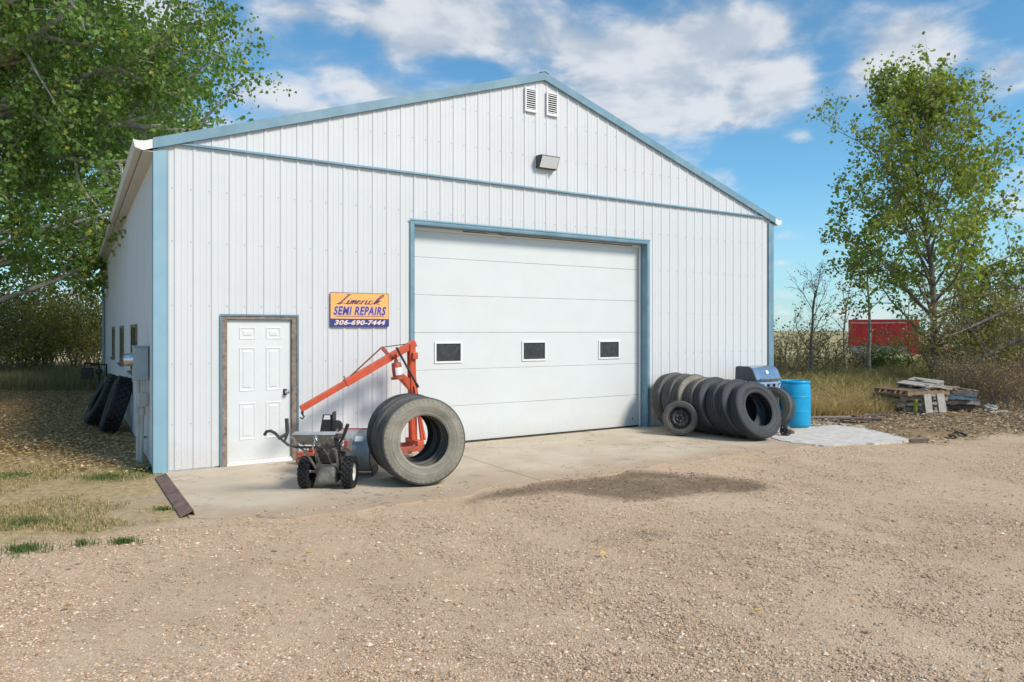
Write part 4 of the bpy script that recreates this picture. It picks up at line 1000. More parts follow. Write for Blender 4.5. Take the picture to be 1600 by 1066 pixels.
for sx in (-1, 1):
    wmat = Matrix.Translation((sx*.255, 0, .186)) @ Matrix.Rotation(R(90*sx), 4, 'Y')
    wm = MB(); wm.lathe([(.118, .045), (.112, .05), (.104, .04), (.098, .012), (.05, .018), (.03, .03), (.018, .03), (.018, -.05)], 32); me = wm.mesh('wheel', 35); me.materials.append(M['rimwhite'])
    wh = mo('wheel', me, sbw); wh.matrix_local = wmat
    t_ = mo('tyre', kt, wh)
    mb = MB(); mb.lathe([(0, .04), (.013, .04), (.013, -.08)], 12); mb.build('axle_end', M['steel'], wh, smooth=40)
mb = MB(); mb.add([(-.13, -.13, .07), (.13, -.13, .07), (.13, .22, .05), (-.13, .22, .05), (-.10, -.10, .28), (.10, -.10, .28), (.12, .22, .30), (-.12, .22, .30)],
                  [(0,3,2,1),(4,5,6,7),(0,1,5,4),(1,2,6,5),(2,3,7,6),(3,0,4,7)]); gh = mb.build('gear_housing', M['gearcase'], sbw, bevel=.035)
mb = MB(); mb.tube([(-.24, 0, .186), (.24, 0, .186)], .016, 10); mb.build('axle', M['steel'], sbw, smooth=40)
# engine
mb = MB(); mb.bx(-.12, .13, .0, .30, .30, .50); eng = mb.build('engine_block', M['blackmetal'], sbw, bevel=.03)
mb = MB(); mb.M = Matrix.Translation((-.01, -.0, .40)) @ Matrix.Rotation(R(90), 4, 'X'); mb.lathe([(0, .075), (.03, .075), (.045, .065), (.06, .068), (.075, .055), (.10, .05), (.118, .03), (.12, 0)], 32); mb.build('recoil_starter', M['blackmetal'], eng, smooth=35)
for k in range(12):
    a = 2*math.pi*k/12; mb = MB(); mb.M = Matrix.Translation((-.01, -.058, .40)) @ Matrix.Rotation(a, 4, 'Y'); mb.bx(.05, .09, -.004, .004, -.006, .006); mb.build('starter_fin', M['black'], eng)
mb = MB(); mb.bx(-.11, .07, .02, .26, .501, .58); mb.build('fuel_tank', M['black'], sbw, bevel=.03)
mb = MB(); mb.bx(.132, .235, .02, .20, .42, .56); mf = mb.build('muffler_guard', M['steel'], sbw, bevel=.012)
mb = MB(); mb.bx(.14, .18, .014, .0195, .49, .55); mb.build('white_sticker', M['white_plastic'], mf)
mb = MB(); mb.bx(.185, .228, .014, .0195, .49, .55); mb.build('red_sticker', M['redtrim'], mf)
mb = MB(); mb.bx(-.24, -.125, .0, .12, .42, .47); mb.bx(-.17, -.125, -.03, -.001, .40, .46); mb.build('red_cover', M['redtrim'], sbw, bevel=.008)
mb = MB(); mb.tube([(-.115, -.05, .30), (-.10, -.10, .45), (-.13, -.06, .52)], .012, 6); mb.tube([(.05, -.02, .31), (.12, -.05, .44), (.10, -.04, .55)], .007, 6); mb.build('cables', M['black'], sbw, smooth=40)
# handle frame, dash, bars
HL = [(-.13, -.04, 0.220), (-.20, -.22, 0.460), (-.26, -.46, 0.595), (-.27, -.52, 0.675)]; HR = [(.13, -.04, 0.220), (.15, -.22, 0.460), (.18, -.46, 0.595), (.19, -.52, 0.675)]
for pts in (HL, HR):
    mb = MB(); mb.tube(pts, .014, 8); mb.build('handle_strut', M['steel'], sbw, smooth=40)
mb = MB(); mb.add([(-.27, -.50, 0.705), (.21, -.50, 0.705), (.22, -.40, 0.722), (-.26, -.40, 0.722), (-.27, -.505, 0.696), (.21, -.505, 0.696), (.22, -.40, 0.713), (-.26, -.40, 0.713)],
                  [(0,1,2,3),(4,7,6,5),(0,4,5,1),(1,5,6,2),(2,6,7,3),(3,7,4,0)]); mb.build('dash_panel', M['galv'], sbw, bevel=.003)
mb = MB(); mb.add([(-.265, -.503, 0.695), (.205, -.503, 0.695), (.16, -.43, 0.575), (-.20, -.43, 0.575), (-.265, -.489, 0.695), (.205, -.489, 0.695), (.16, -.416, 0.575), (-.20, -.416, 0.575)],
       [(0,1,2,3),(4,7,6,5),(0,4,5,1),(1,5,6,2),(2,6,7,3),(3,7,4,0)]); mb.build('dash_apron', M['steel'], sbw, bevel=.003)
mb = MB(); mb.tube([(-.02, -.52, 0.675), (.0, -.535, 0.635), (-.03, -.53, 0.575), (-.02, -.51, 0.495)], .009, 6); mb.tube([(.0, -.53, 0.695), (.03, -.54, 0.645)], .012, 6); mb.build('shift_lever', M['chrome'], sbw, smooth=40)
mb = MB(); mb.tube([(-.36, -.52, 0.635), (-.30, -.52, 0.585), (-.22, -.51, 0.560), (.18, -.51, 0.560), (.26, -.52, 0.585)], .014, 8); mb.build('cross_bar', M['black'], sbw, smooth=40)
mb = MB(); mb.tube([(-.22, -.51, 0.565), (-.30, -.53, 0.585), (-.38, -.58, 0.675), (-.42, -.62, 0.735), (-.46, -.64, 0.760), (-.50, -.65, 0.755), (-.525, -.655, 0.715)], [.013, .013, .013, .017, .018, .018, .017], 8); mb.build('handlebar', M['black'], sbw, smooth=40)
mb = MB(); mb.tube([(.20, -.51, .565), (.27, -.53, .60), (.32, -.56, .68), (.35, -.59, .75), (.385, -.61, .83)], [.013, .014, .017, .021, .021], 8); mb.build('handlebar', M['black'], sbw, smooth=40)
mb = MB(); mb.tube([(-.33, -.55, 0.645), (-.315, -.52, 0.73), (-.33, -.50, 0.88)], [.012, .021, .021], 8); mb.build('grip_lever', M['black'], sbw, smooth=40)
mb = MB(); mb.beam((-.39, -.60, 0.670), (-.31, -.53, 0.715), .03, .035); mb.build('clamp', M['black'], sbw, bevel=.005)
# cables, rods and small engine parts that clutter the back
for nm, pts_, r_, m_ in [('control_cable', [(-.16, -.47, .60), (-.13, -.40, .50), (-.10, -.20, .46), (-.06, .02, .44)], .006, 'black'), ('control_cable', [(.10, -.47, .60), (.13, -.36, .48), (.10, -.18, .40), (.08, -.06, .30)], .006, 'black'),
                         ('control_rod', [(-.05, -.50, .60), (-.06, -.25, .44), (-.07, -.08, .27)], .007, 'steel'), ('control_rod', [(.04, -.50, .60), (.05, -.2, .42), (.06, -.06, .28)], .007, 'steel'),
                         ('chute_crank', [(.13, -.50, .66), (.10, -.1, .66), (.02, .35, .64), (-.04, .47, .63)], .008, 'steel'), ('spark_lead', [(.10, .0, .46), (.16, -.03, .50), (.18, .06, .57)], .007, 'black'),
                         ('exhaust', [(.19, .0, .47), (.24, -.03, .46), (.27, -.04, .43)], .016, 'rust')]:
    mb = MB(); mb.tube(pts_, r_, 7); mb.build(nm, M[m_], sbw, smooth=40)
mb = MB(); mb.bx(-.125, .12, .03, .30, .56, .60); mb.build('engine_shroud', M['black'], sbw, bevel=.015)
mb = MB(); mb.lathe([(0, .645), (.028, .643), (.032, .62), (.026, .6)], 16); mb.v = [(x-.05, y+.12, z) for x, y, z in mb.v]; mb.build('fuel_cap', M['redtrim'], sbw, smooth=40)
for k in range(5):
    mb = MB(); mb.bx(.131, .15, .02, .28, .315+k*.02, .322+k*.02); mb.build('cooling_fin', M['steel'], eng)
mb = MB(); mb.bx(-.02, .05, -.065, -.045, .305, .335); mb.build('pull_handle', M['black'], eng, bevel=.006)
for x in (-.21, .15):
    mb = MB(); mb.bx(x-.012, x+.012, -.245, -.215, .44, .48); mb.build('strut_bolt', M['steel'], sbw)
# chute
mb = MB(); mb.M = Matrix.Translation((-.13, .55, -.03))
mb.lathe([(.085, .55), (.08, .64), (.075, .66)], 20); mb.build('chute_base', M['black'], sbw, smooth=40)
mb = MB(); q0 = [(-.09, -.06, .655), (.08, -.06, .655), (.08, .10, .655), (-.09, .10, .655)]; q1 = [(-.05, -.045, .915), (.06, -.045, .915), (.055, .05, .90), (-.045, .05, .90)]
mb.M = Matrix.Translation((-.21, 0, -.10)); mb.add([(x+.06, y+.5, z) for x, y, z in q0+q1], [(0,3,2,1),(4,5,6,7),(0,1,5,4),(1,2,6,5),(2,3,7,6),(3,0,4,7)]); ch = mb.build('chute', M['black'], sbw, bevel=.012)
mb = MB(); mb.M = Matrix.Translation((-.21, 0, -.10)); mb.bx(.135, .15, .43, .58, .66, .945); mb.build('chute_side', M['black'], ch, bevel=.006)
mb = MB(); mb.M = Matrix.Translation((-.21, 0, -.10)); mb.add([(.02, .4525, .85), (.11, .4525, .85), (.105, .4545, .902), (.035, .4545, .902), (.02, .4505, .85), (.11, .4505, .85), (.105, .4525, .902), (.035, .4525, .902)], [(0,3,2,1),(4,5,6,7),(0,1,5,4),(1,2,6,5),(2,3,7,6),(3,0,4,7)]); mb.build('chute_sticker', M['white_plastic'], ch)
mb = MB(); mb.M = Matrix.Translation((-.035, .52, .66)) @ Matrix.Rotation(R(90), 4, 'X') @ Matrix.Rotation(R(25), 4, 'Y'); mb.lathe([(0, .02), (.06, .018), (.075, 0), (.06, -.018), (0, -.02)], 20); mb.build('chute_gear', M['black'], ch, smooth=40)
# auger housing
arc = [(.92, .565), (.78, .565), (.66, .535), (.57, .47), (.525, .38), (.515, .29), (.535, .20), (.59, .12), (.68, .06), (.80, .035), (.92, .03)]
X0h, X1h = -.31, .37
vs = []; fs = []; n = len(arc)
for x in (X0h, X1h): vs += [(x, y, z) for y, z in arc]
inn = [(.92, .557), (.78, .557), (.664, .528), (.577, .465), (.533, .378), (.523, .29), (.543, .205), (.596, .127), (.684, .068), (.80, .043), (.92, .038)]
for x in (X0h, X1h): vs += [(x, y, z) for y, z in inn]
for i in range(n-1): fs += [(i, i+1, n+i+1, n+i), (2*n+i, 3*n+i, 3*n+i+1, 2*n+i+1)]
mb = MB(); mb.add(vs, fs); ah = mb.build('auger_housing', M['galv'], sbw, smooth=35)
for x in (.02, .18):
    vs = []; 
    for xx in (x-.012, x+.012): vs += [(xx, y-.008*(1 if 2 < k < 9 else .2), z+(.008 if k < 4 else 0)) for k, (y, z) in enumerate(arc)]
    mb = MB(); mb.add(vs, [(i, i+1, n+i+1, n+i) for i in range(n-1)]); mb.build('rib', M['galv'], ah, smooth=35)
for x in (X0h-.012, X1h):
    mb = MB(); mb.prism([(y, z) for y, z in arc] + [(1.0, .10), (1.0, .50)], x, x+.012); mb.v = [(z, a, b_) for a, b_, z in mb.v]; mb.build('end_plate', M['blackmetal'], ah, bevel=.002)
mb = MB(); mb.bx(X0h, X1h+.012, .90, .925, .5655, .578); mb.build('top_edge', M['redtrim'], ah)
mb = MB(); mb.bx(X1h+.013, X1h+.03, .60, .95, .012, .10); mb.build('skid_shoe', M['blackmetal'], ah, bevel=.004)
mb = MB(); mb.tube([(X0h, .78, .29), (X1h, .78, .29)], .02, 8); mb.build('auger_shaft', M['blackmetal'], ah)
for k in range(6):
    mb = MB(); mb.M = Matrix.Translation((X0h+.07+k*.11, .78, .29)) @ Matrix.Rotation(R(90+(16 if k < 3 else -16)), 4, 'Y'); mb.lathe([(.14, -.004), (.2, -.004), (.2, .004), (.14, .004)], 22, True); mb.build('auger_flight', M['redtrim'], ah)
mb = MB(); mb.M = Matrix.Translation((.20, .507, .50)); mb.add([(-.01, -.012, -.03), (.10, -.012, -.03), (.10, .025, .03), (.0, .025, .03), (-.01, -.008, -.03), (.10, -.008, -.03), (.10, .029, .03), (.0, .029, .03)], [(0,1,2,3),(4,7,6,5),(0,4,5,1),(1,5,6,2),(2,6,7,3),(3,7,4,0)]); mb.build('white_decal', M['white_plastic'], ah)
# ---------------------------------------------------------------- trees and shrubs
def rand_unit(rs, n):
    v = rs.normal(size=(n, 3)); return v/np.linalg.norm(v, axis=1, keepdims=True)
LEAF_T = np.array([[0, 0, 0], [.42, .34, .05], [0, 1, 0], [-.42, .34, .05]])
LEAF_F = np.array([[0, 1, 2], [0, 2, 3]])
def leaves(name, pts, rs, size, cols, parent, m='leaf', droop=.4, tmpl=LEAF_T, tf=LEAF_F, jit=.25, rare=.6):
    """one small folded blade at each point"""
    n = len(pts); a = rand_unit(rs, n); a[:, 2] -= droop; a /= np.linalg.norm(a, axis=1, keepdims=True)
    b = np.cross(a, rand_unit(rs, n)); b /= np.linalg.norm(b, axis=1, keepdims=True); c = np.cross(a, b)
    sz = size*rs.choice([.55, .75, .9, 1., 1.15, 1.3], n)*rs.uniform(.9, 1.1, n)
    k = len(tmpl)
    V = (pts[:, None, :] + sz[:, None, None]*(tmpl[None, :, 0, None]*b[:, None, :] + tmpl[None, :, 1, None]*a[:, None, :] + tmpl[None, :, 2, None]*c[:, None, :])).reshape(-1, 3)
    F = (np.arange(n)[:, None, None]*k + tf[None]).reshape(-1, tf.shape[1])
    cols = np.array(cols); w_ = rs.choice(len(cols), n, p=None)
    w_ = np.where((w_ == len(cols)-1) & (rs.uniform(size=n) < rare), 0, w_); C = cols[w_]*rs.uniform(1-jit, 1+jit, (n, 1))
    return np_mesh(name, V, F, M[m], np.repeat(C, k, 0), parent)
def path(rs, p, d, L, n, wander, up):
    """a crooked branch: n+1 points"""
    out = [p.copy()]; d = d/np.linalg.norm(d)
    for i in range(n):
        d = d + rs.normal(size=3)*wander + np.array([0, 0, up]); d /= np.linalg.norm(d)
        out.append(out[-1] + d*L/n)
    return out
def side_dir(rs, d, ang, azm=None):
    d = d/np.linalg.norm(d); r_ = rs.normal(size=3) if azm is None else azm
    r_ = r_ - d*np.dot(r_, d); r_ /= np.linalg.norm(r_)
    return d*math.cos(ang) + r_*math.sin(ang)
def make_tree(name, label, base, height, seed, spread, limbs=22, subs=7, twigs=6, lpt=14, r0=.16, leaf=.075, cols=((.06, .12, .02),), z_first=.18, lean=(0, 0), bark='palebark', cat='tree', group=None,
              shape=None, elev=(25, 60), cl=.16, droop=.4, leafmat='leaf', extra=None, wander=.12):
    rs = np.random.RandomState(seed); e = empty(name, base, 0, label, cat, group)
    if shape is None: shape = lambda f: math.sin(min(1, (f+.18)/.62)*math.pi/2)*(1-max(0, f-.45)/.62)
    trunk = path(rs, np.zeros(3), np.array([lean[0], lean[1], 1.]), height, 14, .045, .05)
    tr = MB(); tr.tube([Vector(p) for p in trunk], [max(.012, r0*(1-.93*i/14)**.9*(1.25 if i == 0 else 1)) for i in range(15)], 9)
    br = MB(); pts = []
    def at(f):
        x = f*14; i = min(13, int(x)); return trunk[i]*(1-(x-i)) + trunk[i+1]*(x-i)
    def spray(p, d, L, r):
        """a limb with its side branches and twigs"""
        pl = path(rs, p, d, L, 6, wander, .05); tr.tube([Vector(q) for q in pl], [max(.006, r*(1-.85*i/6)) for i in range(7)], 6, False)
        for j in range(subs):
            f = .22 + .78*(j+rs.uniform(0, .9))/subs; i = min(5, int(f*6)); q = pl[i] + (pl[i+1]-pl[i])*(f*6-i)
            sL = L*rs.uniform(.22, .42)*(1.15-.5*f)
            sp_ = path(rs, q, side_dir(rs, pl[i+1]-pl[i], R(rs.uniform(30, 62))), sL, 4, .16, .03)
            br.tube([Vector(v) for v in sp_], [max(.004, r*.34*(1-.8*k/4)) for k in range(5)], 4, False)
            for k in range(twigs):
                f2 = .2+.8*(k+rs.uniform(0, 1))/twigs; i2 = min(3, int(f2*4)); q2 = sp_[i2] + (sp_[i2+1]-sp_[i2])*(f2*4-i2)
                tw = path(rs, q2, side_dir(rs, sp_[i2+1]-sp_[i2], R(rs.uniform(25, 70))), sL*rs.uniform(.25, .55)+.06, 3, .2, -.02)
                br.tube([Vector(v) for v in tw], [.005, .004, .003, .002], 3, False)
                nl = rs.poisson(lpt*(1. if q2[2] < height*.8 else .5)*rs.choice([.35, .8, 1.3, 1.6]))
                if nl:
                    u_ = rs.uniform(.1, 1.1, nl)*3; ii = np.clip(u_.astype(int), 0, 2); T = np.array(tw)
                    pts.append(T[ii] + (T[ii+1]-T[ii])*(u_-ii)[:, None] + rs.normal(size=(nl, 3))*cl)
    for j in range(limbs):
        f = z_first + (1-z_first)*((j+rs.uniform(0, .8))/limbs)**.9; f = min(f, .98)
        azm = j*2.39996 + rs.uniform(-.4, .4); el_ = R(rs.uniform(*elev)) + f*.3
        L = spread*shape(f)*rs.uniform(.75, 1.15)
        spray(at(f), np.array([math.cos(azm)*math.cos(el_), math.sin(azm)*math.cos(el_), math.sin(el_)]), max(.5, L), r0*.42*(1-.7*f))
    if extra:
        for (f, d, L) in extra: spray(at(f), np.array(d, float), L, r0*.42)
    tr.build('trunk', M[bark], e, smooth=60)
    o = br.build('branches', M[bark], e); o['kind'] = 'stuff'
    if pts: leaves('crown', np.concatenate(pts), rs, leaf, cols, e, m=leafmat, droop=droop)
    return e
GREEN = [(.24, .30, .055), (.30, .36, .075), (.17, .235, .045), (.36, .40, .09), (.25, .31, .065), (.46, .42, .08)]
BIG = [(1.28*c[0], 1.42*c[1], 1.3*c[2]) for c in [(0.111, 0.169, 0.036), (0.156, 0.221, 0.052), (0.091, 0.143, 0.033), (0.13, 0.195, 0.046), (0.195, 0.247, 0.065), (0.156, 0.208, 0.058), (0.104, 0.163, 0.039), (0.182, 0.215, 0.078), (0.117, 0.169, 0.039), (0.143, 0.195, 0.052), (0.111, 0.169, 0.039), (0.169, 0.234, 0.058), (0.42, 0.32, 0.05)]]
# tall poplar on the right, behind the pallets
make_tree('poplar_tree', 'tall open poplar with yellow green leaves behind the pallet pile', (12.95, 21.8, 0), 8.9, 5, 4.7, limbs=46, subs=8, twigs=6, lpt=14, r0=.115, leaf=.115, cols=GREEN, z_first=.13, elev=(20, 58), cl=.10, bark='bark',
          shape=lambda f: (.55+1.0*f if f < .4 else 1.0-.30*(f-.4)/.35 if f < .75 else .70-.45*(f-.75)/.25), extra=[(.26, (-1, .3, .7), 3.9), (.25, (1, -.2, .6), 3.6), (.3, (1, .2, .5), 3.6), (.12, (.9, -.4, .35), 2.4), (.15, (.7, -.7, .4), 2.2), (.17, (1, -.4, .3), 2.8)])
# younger poplar with two slim stems in front of the red truck
make_tree('young_poplar', 'slim young poplar with thin leaves standing in front of the red truck', (12.6, 25.0, 0), 5.2, 8, 1.7, limbs=12, subs=5, twigs=3, lpt=2.6, r0=.075, leaf=.095, cols=GREEN, z_first=.45, elev=(35, 65), cl=.1)
make_tree('young_poplar', 'thin leaning sapling with orange yellow leaves left of the slim poplar', (12.3, 26.0, 0), 4.0, 18, 1.5, limbs=9, subs=4, twigs=3, lpt=3, r0=.06, leaf=.09, cols=[(.30, .16, .03), (.12, .14, .03), (.22, .20, .04)], z_first=.3, elev=(30, 60), cl=.1, lean=(-.08, 0))
# cottonwoods on the left
big = dict(limbs=48, subs=9, twigs=7, lpt=44, leaf=.098, cols=BIG, bark='palebark', cl=.14, elev=(5, 50), droop=.6)
make_tree('cottonwood_tree', 'huge green cottonwood whose crown overhangs the left roof corner', (-13.6, 15.6, 0), 14.5, 31, 7.6, r0=.34, z_first=.22, shape=lambda f: (.55+.9*f if f < .45 else 1-.75*(f-.45)/.55), extra=[(.42, (1, -.05, .28), 7.0), (.5, (1, .1, .22), 7.4), (.55, (1, -.15, .3), 7.2), (.62, (1, .1, .3), 6.8), (.70, (1, -.1, .4), 7.4), (.66, (1, 0, .28), 7.6), (.75, (1, .1, .3), 6.6), (.36, (1, .1, .2), 6.6), (.46, (.9, -.4, .3), 6.5), (.58, (.9, .4, .25), 7.5), (.38, (1, .0, .12), 6.9), (.41, (1, .1, .08), 7.3), (.44, (1, .05, .10), 7.6), (.48, (1, .1, .14), 7.8), (.53, (1, .2, .16), 7.8), (.60, (1, .1, .2), 7.4)], **big)
big.update(limbs=42, lpt=22, leaf=.15, cl=.17)
make_tree('cottonwood_tree', 'cottonwood with low dark boughs behind the overhanging one at the left edge', (-17.5, 22.5, 0), 14, 44, 7.0, r0=.32, z_first=.16, shape=lambda f: (.7+.6*f if f < .4 else .95-.7*(f-.4)/.6), **big)
make_tree('cottonwood_tree', 'far cottonwood showing beyond the eave at the back of the workshop', (-16.8, 31.5, 0), 14, 52, 6.2, r0=.30, z_first=.14, shape=lambda f: (.75+.5*f if f < .4 else .95-.7*(f-.4)/.6), **big)
# shrubs
def make_shrub(name, label, base, h, w_, seed, stems=16, lpt=14, cols=GREEN, leaf=.06, group=None, bark='twig', cl=.10, subs=5, leafmat='leaf', cat='shrub', splay=(8, 45), r=.022):
    rs = np.random.RandomState(seed); e = empty(name, base, 0, label, cat, group); st_ = MB(); pts = []
    for j in range(stems):
        azm = j*2.4+rs.uniform(-.5, .5); sp = R(rs.uniform(*splay)); L = h*rs.uniform(.65, 1.08)/math.cos(sp*.6)
        p0 = np.array([math.cos(azm), math.sin(azm), 0])*rs.uniform(0, w_*.25)
        pl = path(rs, p0, np.array([math.cos(azm)*math.sin(sp), math.sin(azm)*math.sin(sp), math.cos(sp)]), L, 6, .12, .03)
        st_.tube([Vector(v) for v in pl], [max(.004, r*(1-.8*i/6)) for i in range(7)], 5, False)
        for k in range(subs):
            f = .2+.8*(k+rs.uniform(0, 1))/subs; i = min(5, int(f*6)); q = pl[i]+(pl[i+1]-pl[i])*(f*6-i)
            sp_ = path(rs, q, side_dir(rs, pl[i+1]-pl[i], R(rs.uniform(25, 65))), h*rs.uniform(.15, .38), 3, .18, .02)
            st_.tube([Vector(v) for v in sp_], [r*.4, r*.3, r*.22, r*.12], 4, False)
            for m_ in range(3):
                tw = path(rs, sp_[1+m_ % 3], side_dir(rs, sp_[-1]-sp_[0], R(rs.uniform(20, 70))), h*rs.uniform(.08, .2), 2, .2, 0)
                st_.tube([Vector(v) for v in tw], [r*.18, r*.15, r*.1], 3, False)
                nl = rs.poisson(lpt)
                if nl:
                    T = np.array(tw); u_ = rs.uniform(0, 2, nl); ii = np.clip(u_.astype(int), 0, 1)
                    pts.append(T[ii]+(T[ii+1]-T[ii])*(u_-ii)[:, None]+rs.normal(size=(nl, 3))*cl)
    st_.build('stems', M[bark], e)
    if pts:
        P_ = np.concatenate(pts); P_ = P_[P_[:, 2] > .02]; leaves('foliage', P_, rs, leaf, cols, e, m=leafmat, droop=.2)
    return e
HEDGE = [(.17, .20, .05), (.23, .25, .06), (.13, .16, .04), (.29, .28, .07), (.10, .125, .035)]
for k, (px, Y, h_, lab) in enumerate([(-20, 25.5, 3.4, 'dark leafy shrub at the far left edge under the cottonwoods'), (34, 27.5, 3.1, 'dark shrub, second from the left edge under the cottonwoods'), (78, 28.5, 3.3, 'olive shrub in the middle of the shaded hedge left of the workshop'),
                                     (118, 29.5, 3.6, 'olive green shrub in the shaded hedge nearest the gas meter'), (152, 33, 3.6, 'sunlit yellowish shrub behind the gas meter at the hedge end'), (60, 36, 3.4, 'yellowish shrub seen through the gap in the shaded hedge')]):
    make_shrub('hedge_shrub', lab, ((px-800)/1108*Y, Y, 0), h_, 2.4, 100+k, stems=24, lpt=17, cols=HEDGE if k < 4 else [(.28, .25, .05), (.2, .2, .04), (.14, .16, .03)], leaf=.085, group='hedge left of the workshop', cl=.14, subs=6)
# right hand scrub
BR = [(.32, .25, .11), (.24, .23, .07), (.38, .30, .13), (.21, .22, .06), (.42, .37, .14)]
DRY = [(.34, .22, .14), (.42, .29, .17), (.26, .17, .11), (.38, .31, .17)]
def scr(px, Y, h_, seed, lab, **k):
    a = dict(stems=16, lpt=4, cols=BR, leaf=.075, group='scrub on the right', cl=.08); a.update(k)
    make_shrub('scrub_bush', lab, ((px-800)/1108*Y, Y, 0), h_, 1.6, seed, **a)
make_tree('bare_tree', 'small nearly leafless tree left of the red truck, right of the workshop corner', ((1268-800)/1108*24, 24, 0), 3.9, 61, 2.0, limbs=12, subs=7, twigs=4, lpt=.8, r0=.07, leaf=.06, cols=BR, z_first=.18, bark='twig', elev=(30, 60), cl=.05, wander=.16)
scr(1222, 23, 2.2, 201, 'brownish bush right beside the workshop corner', lpt=3)
scr(1250, 25, 1.9, 202, 'thin olive bush behind the blue drum', lpt=4)
scr(1296, 26, 1.7, 203, 'low brown bush under the leafless tree', lpt=3)
scr(1328, 27, 1.35, 204, 'dark tangled bush at the red truck left wheel', lpt=2, cols=[(.06, .05, .05), (.09, .07, .05)])
scr(1362, 29, 1.25, 205, 'dark low bush in front of the red box', lpt=3, cols=[(.06, .06, .05), (.08, .09, .03)])
scr(1383, 27, 1.3, 206, 'small fresh green bush below the red truck box', lpt=9, cols=[(.09, .15, .02), (.12, .18, .03), (.07, .12, .02)])
scr(1475, 24, 2.4, 207, 'olive bush to the right of the tall poplar trunk', lpt=11)
scr(1515, 20.5, 2.5, 208, 'leafy brown bush right of the pallet pile', lpt=11)
scr(1562, 19.5, 2.9, 209, 'large tangled brown bush at the right edge of the yard', lpt=11, stems=20)
scr(1612, 18.8, 3.0, 210, 'tangled brown bush cut by the right picture edge', lpt=11, stems=20)
scr(1540, 24.5, 4.4, 211, 'tall bare upright stems rising behind the right bushes', lpt=.7, stems=22, splay=(2, 16))
scr(1592, 24.0, 4.8, 212, 'tall bare upright stems at the right edge behind the bushes', lpt=.8, stems=22, splay=(2, 16))
for k, (px, Y, lab) in enumerate([(1500, 17.7, 'reddish dry weed clump just right of the pallets'), (1540, 17.2, 'reddish dry weed clump in front of the tangled bush'), (1585, 16.8, 'reddish dry weed clump near the right picture edge'), (1560, 18.3, 'taller reddish dry weeds under the tangled bush')]):
    scr(px, Y, 1.15, 230+k, lab, lpt=4, cols=DRY, leaf=.04, stems=26, group='dry weeds on the right', splay=(3, 30), r=.008)
# dead branches lying over the right bushes
for k, (p, q, lab) in enumerate([((1485, 524, 19), (1606, 470, 20), 'long grey dead branch lying over the right bushes'), ((1500, 575, 18.5), (1606, 520, 18.5), 'lower grey dead branch sticking out of the right bushes')]):
    def W3(t_): return np.array([(t_[0]-800)/1108*t_[2], t_[2], H+(517-t_[1])*t_[2]/1108])
    a, b_ = W3(p), W3(q); rs = np.random.RandomState(70+k); mb = MB(); o0 = a.copy()
    pl = path(rs, np.zeros(3), b_-a, np.linalg.norm(b_-a), 8, .05, 0); mb.tube([Vector(v) for v in pl], [.018+.006*i for i in range(9)], 6)
    for j in range(12):
        i = rs.randint(0, 7); sp_ = path(rs, pl[i], side_dir(rs, pl[i]-pl[i+1], .7), rs.uniform(.3, .9), 3, .15, 0); mb.tube([Vector(v) for v in sp_], [.010, .008, .005, .003], 4, False)
    o = mb.build('dead_branch', M['bark'], None); o.location = a; tag(o, lab, 'branch', 'dead branches on the right')

# ---------------------------------------------------------------- grass, litter, gravel (beyond counting)
def blades(name, xy, rs, h_, cols, lean=.5, wd=.006, parent=None, jit=.25, dirv=None):
    n = len(xy); hgt = h_*rs.uniform(.45, 1.2, n); a = rs.uniform(0, 2*math.pi, n); ln = np.abs(rs.normal(size=n))*lean*hgt
    d = np.stack([np.cos(a), np.sin(a)], 1)
    if dirv is not None: d = d*.6 + np.array(dirv); 
    s_ = np.stack([-np.sin(a), np.cos(a)], 1)*wd
    z0 = np.full(n, -.02)
    b0 = np.concatenate([xy-s_, z0[:, None]], 1); b1 = np.concatenate([xy+s_, z0[:, None]], 1)
    mid = np.concatenate([xy+d*(ln*.35)[:, None]+s_*.7, (hgt*.55)[:, None]], 1); mid2 = np.concatenate([xy+d*(ln*.35)[:, None]-s_*.7, (hgt*.55)[:, None]], 1)
    tip = np.concatenate([xy+d*ln[:, None], hgt[:, None]*(1-.25*np.clip(ln/hgt, 0, 1.6)[:, None])], 1)
    V = np.stack([b0, b1, mid, mid2, tip], 1).reshape(-1, 3)
    F = (np.arange(n)[:, None, None]*5 + np.array([[0, 1, 2], [0, 2, 3], [3, 2, 4]])[None]).reshape(-1, 3)
    cols = np.array(cols); C = cols[rs.choice(len(cols), n)]*rs.uniform(1-jit, 1+jit, (n, 1))
    return np_mesh(name, V, F, M['grassblade'], np.repeat(C, 5, 0), parent)
